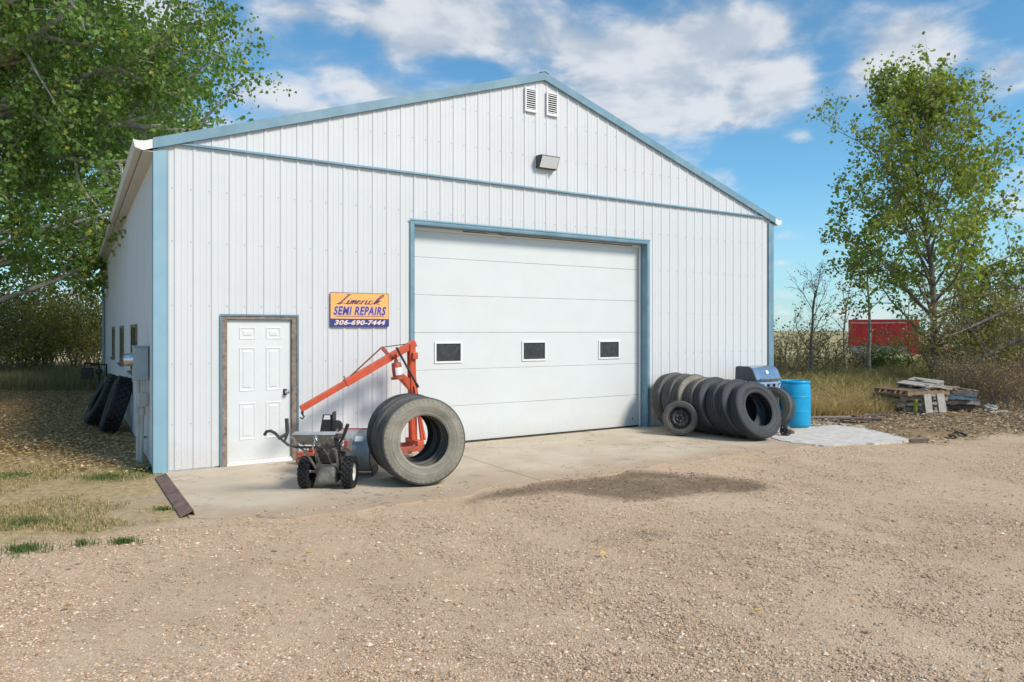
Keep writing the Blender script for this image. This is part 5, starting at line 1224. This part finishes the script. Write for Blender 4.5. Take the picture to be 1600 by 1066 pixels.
def tufts(name, cen, rs, h_, cols, per=24, sig=.05, wd=.006, lean=.7, jit=.22):
    """fountains of blades: each leans out from the middle of its tuft and along a shared wind"""
    m_ = len(cen); k = np.repeat(np.arange(m_), per); n = len(k)
    th = rs.uniform(.55, 1.25, m_); off = rs.normal(size=(n, 2))*sig*th[k][:, None]; xy = cen[k]+off
    wind = fbm(cen[:, 0]*.6, cen[:, 1]*.6, 91)*6.28*2; wl = rs.uniform(0, .6, m_)
    d = off/sig*.8 + np.stack([np.cos(wind), np.sin(wind)], 1)[k]*wl[k][:, None] + rs.normal(size=(n, 2))*.35
    hgt = h_*th[k]*rs.uniform(.45, 1.15, n); ln = lean*hgt*rs.uniform(.4, 1.3, n)
    a = rs.uniform(0, 2*math.pi, n); s_ = np.stack([-np.sin(a), np.cos(a)], 1)*wd
    def P_(t_, w_): return np.concatenate([xy + d*(ln*t_**1.9)[:, None] + s_*w_, (hgt*(t_ - .28*t_**3)-.02)[:, None]], 1)
    one = np.ones(n)
    V = np.stack([P_(0*one, -1), P_(0*one, 1), P_(.5*one, .75), P_(.5*one, -.75), P_(.8*one, .5), P_(.8*one, -.5), P_(one, 0)], 1).reshape(-1, 3)
    F = (np.arange(n)[:, None, None]*7 + np.array([[0, 1, 2], [0, 2, 3], [3, 2, 4], [3, 4, 5], [5, 4, 6]])[None]).reshape(-1, 3)
    cols = np.array(cols); tc_ = cols[rs.choice(len(cols), m_)]; C = (.6*tc_[k]+.4*cols[rs.choice(len(cols), n)])*rs.uniform(1-jit, 1+jit, (n, 1))
    return np_mesh(name, V, F, M['grassblade'], np.repeat(C, 7, 0))
rs = np.random.RandomState(3)
def frustum_pts(n, px0, px1, y0, y1, p=1.):
    """points spread over the ground between two bearings and two distances"""
    Y = y0+(y1-y0)*rs.uniform(0, 1, n)**p; t_ = rs.uniform((px0-800)/1108, (px1-800)/1108, n)
    return np.stack([t_*Y, Y], 1)
def clump(xy, amt, scale, seed, thr=.5): return xy[fbm(xy[:, 0]*scale, xy[:, 1]*scale, seed) > thr] if amt else xy
STRAW = [(.62, .47, .22), (.52, .38, .17), (.68, .55, .31), (.46, .35, .16), (.38, .29, .13)]
OLIVE = [(.22, .21, .07), (.28, .24, .09), (.17, .17, .05), (.34, .28, .12)]
def in_band(xy, lo, hi):
    e = 12.4+.42*(xy[:, 0]-6.7); k = (xy[:, 1]-e); return xy[(k > lo) & (k < hi)]
xy = in_band(frustum_pts(5200, 1215, 1500, 14.5, 22), 2.6, 8.0)
e_ = xy[:, 1]-(12.4+.42*(xy[:, 0]-6.7)); pxx = 800+xy[:, 0]/xy[:, 1]*1108
k = rs.uniform(size=len(xy)) < np.clip((e_-2.6)/1.2, 0, 1)*np.clip((1450-pxx)/120, 0, 1)*np.clip((fbm(xy[:, 0]*1.1, xy[:, 1]*1.1, 41)-.3)*3, 0, 1)
o = tufts('dry_grass', xy[k], rs, .50, STRAW, 26, .06, .006, .85); tag(o, 'flattened straw coloured dry grass between the drum and the pallets', 'grass', kind='stuff')
xy = in_band(frustum_pts(6500, 1195, 1650, 16.5, 36), 4.2, 30); e_ = xy[:, 1]-(12.4+.42*(xy[:, 0]-6.7))
k = rs.uniform(size=len(xy)) < np.clip((e_-4.2)/2.5, 0, 1)*np.clip((fbm(xy[:, 0]*.8, xy[:, 1]*.8, 42)-.34)*4, 0.03, 1)
o = tufts('tall_grass', xy[k], rs, .75, OLIVE+STRAW+[(.24, .28, .09), (.19, .23, .07)], 26, .09, .008, .6); tag(o, 'tall olive and straw grass under the trees on the right', 'grass', kind='stuff')
xy = frustum_pts(14000, -60, 175, 22, 31)
o = blades('shade_grass', xy, rs, .55, [(.30, .27, .15), (.24, .23, .11), (.36, .30, .17)], .5, .008); tag(o, 'pale grass along the foot of the shaded left hedge', 'grass', kind='stuff')
# thin turf of the left yard
xy = frustum_pts(40000, -320, 290, 6.4, 12.5, 1.3); fs1 = (xy[:, 0]-P0.x)*U.x+(xy[:, 1]-P0.y)*U.y; fd1 = (xy[:, 0]-P0.x)*NO.x+(xy[:, 1]-P0.y)*NO.y
k = ((fs1 < -.05) | (fd1 > 3.0)) & (gravel_in(xy[:, 0], xy[:, 1]) < -.1) & (fbm(xy[:, 0]*1.1, xy[:, 1]*1.1, 51) > .42)
o = blades('yard_turf', xy[k], rs, .018, [(.55, .44, .24), (.46, .36, .17), (.40, .31, .15), (.50, .40, .22), (.20, .22, .07)], 2.2, .0035); tag(o, 'thin dry turf in the left yard', 'grass', kind='stuff')
for (px, py, r_, n, lab) in [(232, 733, .34, 900, 'green grass tuft at the foot of the conduit'), (165, 745, .42, 700, 'green grass patch left of the wall corner'), (40, 815, .36, 520, 'green grass patch at the left edge above the gravel'), (40, 856, .22, 420, 'green weed patch at the left edge on the gravel'), (194, 845, .10, 240, 'small green weed in the gravel'),
                              (255, 795, .12, 160, 'small green tuft beside the steel angle'), (128, 848, .12, 120, 'sparse green tuft left of the small weed'), (20, 742, .45, 500, 'green grass patch at the far left of the yard')]:
    c = gp(px, py); q = np.array([c.x, c.y]) + rs.standard_t(4, size=(n, 2))*r_*np.array([.42, .26])
    q = q[((q-np.array([P0.x, P0.y]))@np.array([U.x, U.y]) < .02)]
    o = blades('grass_tuft', q-np.array([c.x, c.y]), rs, .034, [(.09, .16, .035), (.13, .20, .045), (.07, .13, .03), (.20, .24, .08)], 1.3, .003); o.location = (c.x, c.y, 0); tag(o, lab, 'grass tuft', 'green tufts in the left yard', kind='stuff')
# fallen leaves
LT = np.array([[0, 0, 0], [.45, .35, .14], [0, 1, .02], [-.45, .35, .14]])
def litter(name, xy, size, cols, lab):
    n = len(xy); z = rs.uniform(-.01, .03, n); a = rs.uniform(0, 2*math.pi, n); tl = rs.normal(size=(n, 2))*.18; s_ = size*rs.uniform(.5, 1.3, n)
    ca, sa = np.cos(a), np.sin(a)
    T = LT[None]-np.array([0, .5, 0])
    X = (T[..., 0]*ca[:, None]-T[..., 1]*sa[:, None])*s_[:, None]; Y = (T[..., 0]*sa[:, None]+T[..., 1]*ca[:, None])*s_[:, None]
    Z = T[..., 2]*s_[:, None]*rs.choice([-1, 1], (n, 1)) + X*tl[:, :1] + Y*tl[:, 1:] + z[:, None] + .012
    V = np.stack([X+xy[:, :1], Y+xy[:, 1:], Z], -1).reshape(-1, 3); F = (np.arange(n)[:, None, None]*4+LEAF_F[None]).reshape(-1, 3)
    C = np.array(cols)[rs.choice(len(cols), n)]*rs.uniform(.7, 1.25, (n, 1))
    return tag(np_mesh(name, V, F, M['litter'], np.repeat(C, 4, 0)), lab, 'fallen leaves', kind='stuff')
LC = [(.56, .38, .17), (.46, .29, .12), (.62, .45, .22), (.36, .23, .11), (.68, .53, .28), (.26, .17, .09)]
xy = frustum_pts(95000, -420, 245, 9.2, 27, 1.6); fs1 = (xy[:, 0]-P0.x)*U.x+(xy[:, 1]-P0.y)*U.y
pr = np.clip((xy[:, 1]-9.4)/2.2, .06, 1)*(fbm(xy[:, 0]*.9, xy[:, 1]*.9, 61)*1.5); k = (fs1 < -.06) & (rs.uniform(size=len(xy)) < pr)
litter('leaf_litter', xy[k], .05, LC, 'brown fallen leaves covering the shaded left yard')
xy = in_band(frustum_pts(40000, 1180, 1640, 10.8, 22), -1.0, 5.2); fs1 = (xy[:, 0]-P0.x)*U.x+(xy[:, 1]-P0.y)*U.y; fd1 = (xy[:, 0]-P0.x)*NO.x+(xy[:, 1]-P0.y)*NO.y
sdp = poly_sd(xy[:, 0], xy[:, 1], [(p.x, p.y) for p in pts_patch]) if 'pts_patch' in globals() else np.full(len(xy), -1.)
e_ = 12.4+.42*(xy[:, 0]-6.7); kk = xy[:, 1]-e_
pr = np.clip((kk+1.0)/.9, 0, 1)*np.clip((5.2-kk)/2, 0, 1)*(fbm(xy[:, 0]*.8, xy[:, 1]*.8, 62)*1.7-.2)
k = (fs1 > 11.2) & (rs.uniform(size=len(xy)) < pr) & (sdp < .06)
litter('yard_litter', xy[k], .058, [(.50, .40, .26), (.42, .30, .17), (.60, .52, .40), (.26, .18, .11), (.12, .085, .06), (.36, .26, .16), (.08, .06, .045)], 'dry leaves and wood scraps strewn around the pallets')
# gravel stones
n = 260000
Y = 3.5+(11.8-3.5)*rs.uniform(0, 1, n)**1.25; t_ = rs.uniform(-.76, .76, n); xy = np.stack([t_*Y, Y], 1)
fs1 = (xy[:, 0]-P0.x)*U.x+(xy[:, 1]-P0.y)*U.y; fd1 = (xy[:, 0]-P0.x)*NO.x+(xy[:, 1]-P0.y)*NO.y
gi = gravel_in(xy[:, 0], xy[:, 1]); patchy = fbm(xy[:, 0]*.9, xy[:, 1]*.9, 71)
onap = (fs1 > 0) & (fs1 < 12.4) & (fd1 < 3.15)
pr = np.clip(gi*1.5, 0, 1)*np.clip((patchy-.30)*2.8, .10, 1)*np.where(onap, np.clip((fd1-2.6)/.7, 0.004, 1)*.5, 1)
k = rs.uniform(size=n) < pr; xy = xy[k]; n = len(xy); onap = onap[k]
OCT = np.array([[1, 0, 0], [0, 1, 0], [-1, 0, 0], [0, -1, 0], [0, 0, .75], [0, 0, -.6]], float)
OF = np.array([[0, 1, 4], [1, 2, 4], [2, 3, 4], [3, 0, 4], [1, 0, 5], [2, 1, 5], [3, 2, 5], [0, 3, 5]])
s_ = .0050*np.exp(rs.normal(size=n)*.45); s_ = np.clip(s_, .003, .021)
V = OCT[None]*rs.uniform(.65, 1.35, (n, 6, 1))*s_[:, None, None]*np.array([1.25, 1., .8])
a = rs.uniform(0, 2*math.pi, n); ca, sa = np.cos(a)[:, None], np.sin(a)[:, None]
ix = np.clip(np.searchsorted(xs, xy[:, 0]), 1, nx-1); iy = np.clip(np.searchsorted(ys, xy[:, 1]), 1, ny-1)
zz = np.where(onap, 0.001, gz[iy, ix])
V = np.stack([V[..., 0]*ca-V[..., 1]*sa+xy[:, :1], V[..., 0]*sa+V[..., 1]*ca+xy[:, 1:], V[..., 2]+(zz+s_*.25)[:, None]], -1).reshape(-1, 3)
F = (np.arange(n)[:, None, None]*6+OF[None]).reshape(-1, 3)
SC = np.array([(0.629, 0.441, 0.291), (0.565, 0.389, 0.253), (0.694, 0.523, 0.365), (0.488, 0.343, 0.228), (0.543, 0.431, 0.327), (0.727, 0.595, 0.449), (0.390, 0.276, 0.187), (0.618, 0.410, 0.257)])
C = SC[rs.choice(len(SC), n)]*rs.uniform(.62, 1.2, (n, 1))
stn_ = poly_sd(xy[:, 0], xy[:, 1], STAIN); C = np.where((stn_ > .0)[:, None], C*np.array([.5, .47, .44]), C)
tag(np_mesh('gravel', V, F, M['stone'], np.repeat(C, 6, 0)), 'loose tan gravel covering the yard', 'gravel', kind='stuff')
# ---------------------------------------------------------------- pallets behind the yard's right edge
board_cache = {}
def board(l, w_, h_, m):
    k = (round(l, 3), round(w_, 3), round(h_, 3), m)
    if k not in board_cache:
        mb = MB(); rb = random.Random(hash(k[:3]) & 255); j = lambda: rb.uniform(-.006, .006)
        vs = []
        for x in (-l/2, -l/6, l/5, l/2):
            vs += [(x, -w_/2+j(), -h_/2+j()*.3), (x, w_/2+j(), -h_/2+j()*.3), (x, w_/2+j(), h_/2+j()*.3), (x, -w_/2+j(), h_/2+j()*.3)]
        fs = [(0, 3, 2, 1), (12, 13, 14, 15)]
        for i in range(3): fs += [(4*i+a, 4*i+(a+1) % 4, 4*i+4+(a+1) % 4, 4*i+4+a) for a in range(4)]
        mb.add(vs, fs); me = mb.mesh('board'); me.materials.append(M[m]); board_cache[k] = me
    return board_cache[k]
def pallet(loc, rz, lab, m, m2=None, L=1.2, Wd=1.0, tilt=(0, 0), skip=(), seed=0):
    rp = random.Random(seed); e = empty('pallet', loc, 0, lab, 'pallet', 'pile of old pallets'); e.rotation_euler = (R(tilt[0]), R(tilt[1]), rz); m2 = m2 or m
    for y in (-Wd/2+.03, 0, Wd/2-.03):
        o = mo('stringer', board(L, .045, .085, m2), e); o.location = (0, y, .0625)
    for k in range(7):
        if k in skip: continue
        o = mo('deck_board', board(Wd, .095 if k not in (0, 6) else .13, .018, m), e); o.location = (-L/2+.065+k*(L-.13)/6, rp.uniform(-.01, .01), .115); o.rotation_euler = (0, 0, R(90)+rp.uniform(-.02, .02))
    for x in (-L/2+.06, 0, L/2-.06):
        o = mo('bottom_board', board(Wd, .11, .018, m2), e); o.location = (x, 0, .0105); o.rotation_euler = (0, 0, R(90))
    return e
px_ = lambda px, Y, z=0.: ((px-800)/1108*Y, Y, z)
pallet(px_(1420, 16.7), R(14), 'faded blue pallet at the bottom left of the pallet pile', 'bluewood', 'greywood', seed=1)
pallet(px_(1418, 16.75, .128), R(6), 'dark pallet resting on the faded blue one in the pile', 'darkwood', 'greywood', seed=2, skip=(2,))
pallet(px_(1421, 16.7, .256), R(10), 'grey weathered pallet under the brown one in the pile', 'greywood', 'greywood', seed=3)
pallet(px_(1424, 16.6, .386), R(16), 'brown pallet in the upper left of the pile', 'brownwood', 'brownwood', seed=4)
pallet(px_(1438, 16.8, .535), R(30), 'small bleached grey pallet lying tilted on top of the pile', 'palewood', 'greywood', L=.75, Wd=.7, tilt=(4, -8), seed=5, skip=(3,))
pallet(px_(1470, 17.1), R(-8), 'dark rotten pallet at the bottom right of the pile', 'darkwood', seed=6)
pallet(px_(1472, 17.0, .13), R(-5), 'dark grey pallet under the second blue one', 'darkwood', 'greywood', seed=7)
pallet(px_(1477, 16.75, .27), R(-14), 'blue painted pallet on the right half of the pile', 'bluewood', 'bluewood', seed=8, L=1.0, Wd=.9, tilt=(0, 3))
pallet(px_(1468, 17.0, .40), R(9), 'grey weathered pallet on top of the second blue one', 'greywood', 'darkwood', seed=9, skip=(1, 4), tilt=(2, 4))
e = pallet(px_(1455, 15.95, .22), 0, 'broken pale pallet standing upright against the front of the pile', 'palewood', 'greywood', L=.5, Wd=.42, tilt=(-78, 0), seed=10, skip=(2, 3, 4)); e.rotation_euler = (R(80), 0, R(8))
rb = random.Random(5)
for k, (px, Y, z, ln, rz, tx, m, lab) in enumerate([(1455, 16.6, .56, .95, 8, 4, 'palewood', 'long pale board on top of the pile at the back'), (1460, 16.35, .55, .8, 25, -3, 'palewood', 'pale splintered board lying across the top of the pile'), (1466, 16.25, .57, .7, 18, 8, 'palewood', 'second pale splintered board on the pile, nearer the front'),
                                                   (1478, 16.4, .56, .6, -6, 2, 'greywood', 'short grey board at the right end of the pile top'), (1452, 16.95, .68, .75, 14, 5, 'greywood', 'grey board sticking up at the top of the pile')]):
    o = mo('loose_board', board(ln, .13, .025, m)); o.location = px_(px, Y, z); o.rotation_euler = (R(rb.uniform(-8, 8)), R(tx), R(rz)); tag(o, lab, 'board', 'loose boards on the pallet pile')
mb = MB(); mb.tube([(0, 0, 0), (.01, 0, .26)], [.035, .03], 8); mb.tube([(0.01, 0, .26), (.012, 0, .285)], [.02, .018], 8)
o = mb.build('plastic_bottle', M['yellowgreen'], None, smooth=40); o.location = px_(1430, 16.1, .02); o.scale = (1.3, 1.3, 1.0); tag(o, 'yellow green plastic bottle standing inside the pallet pile front', 'bottle')
# dark planks in the litter
for (px, py, ln, wd, rz, m, lab) in [(1290, 655, 1.0, .22, -14, 'greywood', 'grey plank lying in the litter right of the blue drum'), (1325, 657, 1.25, .20, -20, 'darkwood', 'dark rotten plank lying behind the pale concrete'), (1360, 652, .8, .12, 12, 'darkwood', 'short dark plank in the litter before the pallets'), (1436, 691, .34, .05, 10, 'darkwood', 'dark stick at the tip of the pale concrete'), (1560, 646, .5, .07, 15, 'palewood', 'pale stick in the dry weeds right of the pallets')]:
    p = gp(px, py); o = mo('plank', board(ln, wd, .045, m)); o.location = (p.x, p.y, .03); o.rotation_euler = (R(2), R(-2), R(rz)); tag(o, lab, 'plank', 'planks in the litter')
# a pale field stone and clods
def rock(name, px, py, r_, m, lab, seed, sq=.7):
    bm = bmesh.new(); bmesh.ops.create_icosphere(bm, subdivisions=3, radius=r_); rs_ = np.random.RandomState(seed)
    off = rs_.normal(size=(3, 3))*2
    for v in bm.verts:
        d = v.co.normalized(); v.co *= 1+.22*math.sin(3*d.x+off[0, 0])*math.sin(3*d.y+off[0, 1])+.12*math.sin(7*d.z+off[1, 0]+4*d.x)+.06*math.sin(13*d.y+off[2, 0]); v.co.z *= sq
    me = bpy.data.meshes.new(name); bm.to_mesh(me); bm.free(); me.materials.append(M[m]); o = mo(name, me); p = gp(px, py); o.location = (p.x, p.y, r_*sq*.5); tag(o, lab, 'rock' if 'stone' in lab else 'clod')
rock('field_stone', 1547, 641, .13, 'concrete_white', 'pale field stone in the dry weeds at the right', 3)
M['earth'] = simple('dark_earth', (.10, .075, .055), .95, 0, .5, 20, (.26, .19, .12), .6, 9, 1., 30)
for k, (dx_, dy_) in enumerate([(0, 0), (-11, 3)]): rock('earth_clod', 1500+dx_, 680+dy_, (.11, .07)[k], 'earth', ('larger dark earth clod near the right gravel edge', 'smaller dark earth clod left of the larger one')[k], 5+k, .55)

# ---------------------------------------------------------------- red truck beyond the trees
tk = empty('red_truck', ((1378-800)/1108*42, 42, 0), R(-30), 'old red truck with tall box body parked beyond the poplar', 'truck')
# local: +x is the front, -y the shaded side towards the camera
mb = MB(); mb.bx(-1.72, 1.35, -1.05, 1.05, .98, 2.52); bxo = mb.build('box_body', M['truckred'], tk, bevel=.03)
mb = MB(); mb.bx(-1.73, 1.34, -1.066, -1.0505, 2.30, 2.335); mb.build('seam_strip', M['sign_pale'], bxo)
for x in (-1.0, -.3, .4):
    mb = MB(); mb.bx(x, x+.03, -1.064, -1.0505, 1.0, 2.29); mb.build('body_rib', M['truckred'], bxo)
mb = MB(); mb.bx(-1.70, 1.33, -1.0, 1.0, .55, .975); mb.build('frame_skirt', M['palewood'], tk)
mb = MB(); mb.bx(1.36, 1.92, -1.06, 1.06, .55, 2.5); cb = mb.build('cab', M['trucklit'], tk, bevel=.05)
for z in (1.32, 1.04):
    mb = MB(); mb.bx(1.9205, 1.935, -.85, 1.0, z, z+.075); mb.build('white_stripe', M['white_plastic'], cb)
mb = MB(); mb.bx(1.9205, 1.935, -1.0, -.88, 1.02, 1.22); mb.build('door_emblem', M['white_plastic'], cb)
mb = MB(); mb.bx(1.9205, 1.932, -.75, .8, 1.75, 2.3); mb.build('windscreen', M['truckred'], cb)
mb = MB(); mb.prism([(1.93, .5), (1.93, 1.0), (3.1, .92), (3.3, .8), (3.3, .5)], -.8, .8); mb.v = [(x, z, y) for x, y, z in mb.v]; mb.build('bonnet', M['trucklit'], tk, bevel=.06)
mb = MB(); mb.bx(3.31, 3.40, -.95, .95, .42, .60); mb.build('bumper', M['chrome'], tk, bevel=.02)
for x, y in ((-1.0, -.85), (-1.0, .85), (2.5, -.85), (2.5, .85)):
    mb = MB(); mb.M = Matrix.Translation((x, y, .45)) @ Matrix.Rotation(R(90), 4, 'X'); mb.lathe([(.22, .11), (.36, .13), (.43, .11), (.45, .06), (.45, -.06), (.43, -.11), (.36, -.13), (.22, -.11)], 28, True); wl_ = mb.build('wheel', M['tyre_black'], tk, smooth=40)
    mb = MB(); mb.M = Matrix.Translation((x, y, .45)) @ Matrix.Rotation(R(90), 4, 'X'); mb.lathe([(0, .06), (.1, .06), (.14, .03), (.2, .05), (.23, .09), (.23, -.09)], 20); mb.build('hub', M['steel'], wl_, smooth=40)
# single yellow leaves on the bare ground
lm = None
for k, (px, py, c, lab) in enumerate([(405, 806, 0, 'yellow fallen leaf on the concrete near the steel angle'), (688, 762, 0, 'yellow leaf on the concrete just right of the foremost dusty tyre'), (1185, 958, 0, 'bright yellow leaf alone on the gravel at lower right'), (1362, 987, 1, 'pale leaf on the gravel at the lower right'), (106, 950, 2, 'curled brown leaf on the gravel at lower left'),
                                      (482, 867, 0, 'small yellow leaf on the gravel below the snow blower'), (1000, 778, 0, 'yellow leaf at the lower edge of the damp stain'), (1030, 780, 0, 'second yellow leaf at the lower edge of the damp stain'), (942, 867, 0, 'small yellow leaf below the small stain spot'), (108, 856, 0, 'yellow leaf between the green tufts at left'), (1108, 690, 0, 'yellow leaf on the concrete left of the foremost black tyre')]):
    mb = MB(); s_ = .055
    mb.add([(0, -.5*s_, .01), (.42*s_, -.1*s_, .022), (.2*s_, .3*s_, .016), (0, .6*s_, .012), (-.2*s_, .3*s_, .02), (-.42*s_, -.1*s_, .026)], [(0, 1, 2), (0, 2, 3), (0, 3, 4), (0, 4, 5)])
    mname = ('leaf_yellow', 'leaf_pale', 'leaf_brown')[c]
    if mname not in M: M[mname] = simple(mname, ((.62, .42, .05), (.62, .56, .32), (.36, .22, .07))[c], .7)
    o = mb.build('fallen_leaf', M[mname], None); p = gp(px, py); o.location = (p.x, p.y, .004); o.rotation_euler = (rb.uniform(-.2, .2), rb.uniform(-.2, .2), rb.uniform(0, 6)); tag(o, lab, 'leaf', 'single leaves on bare ground')
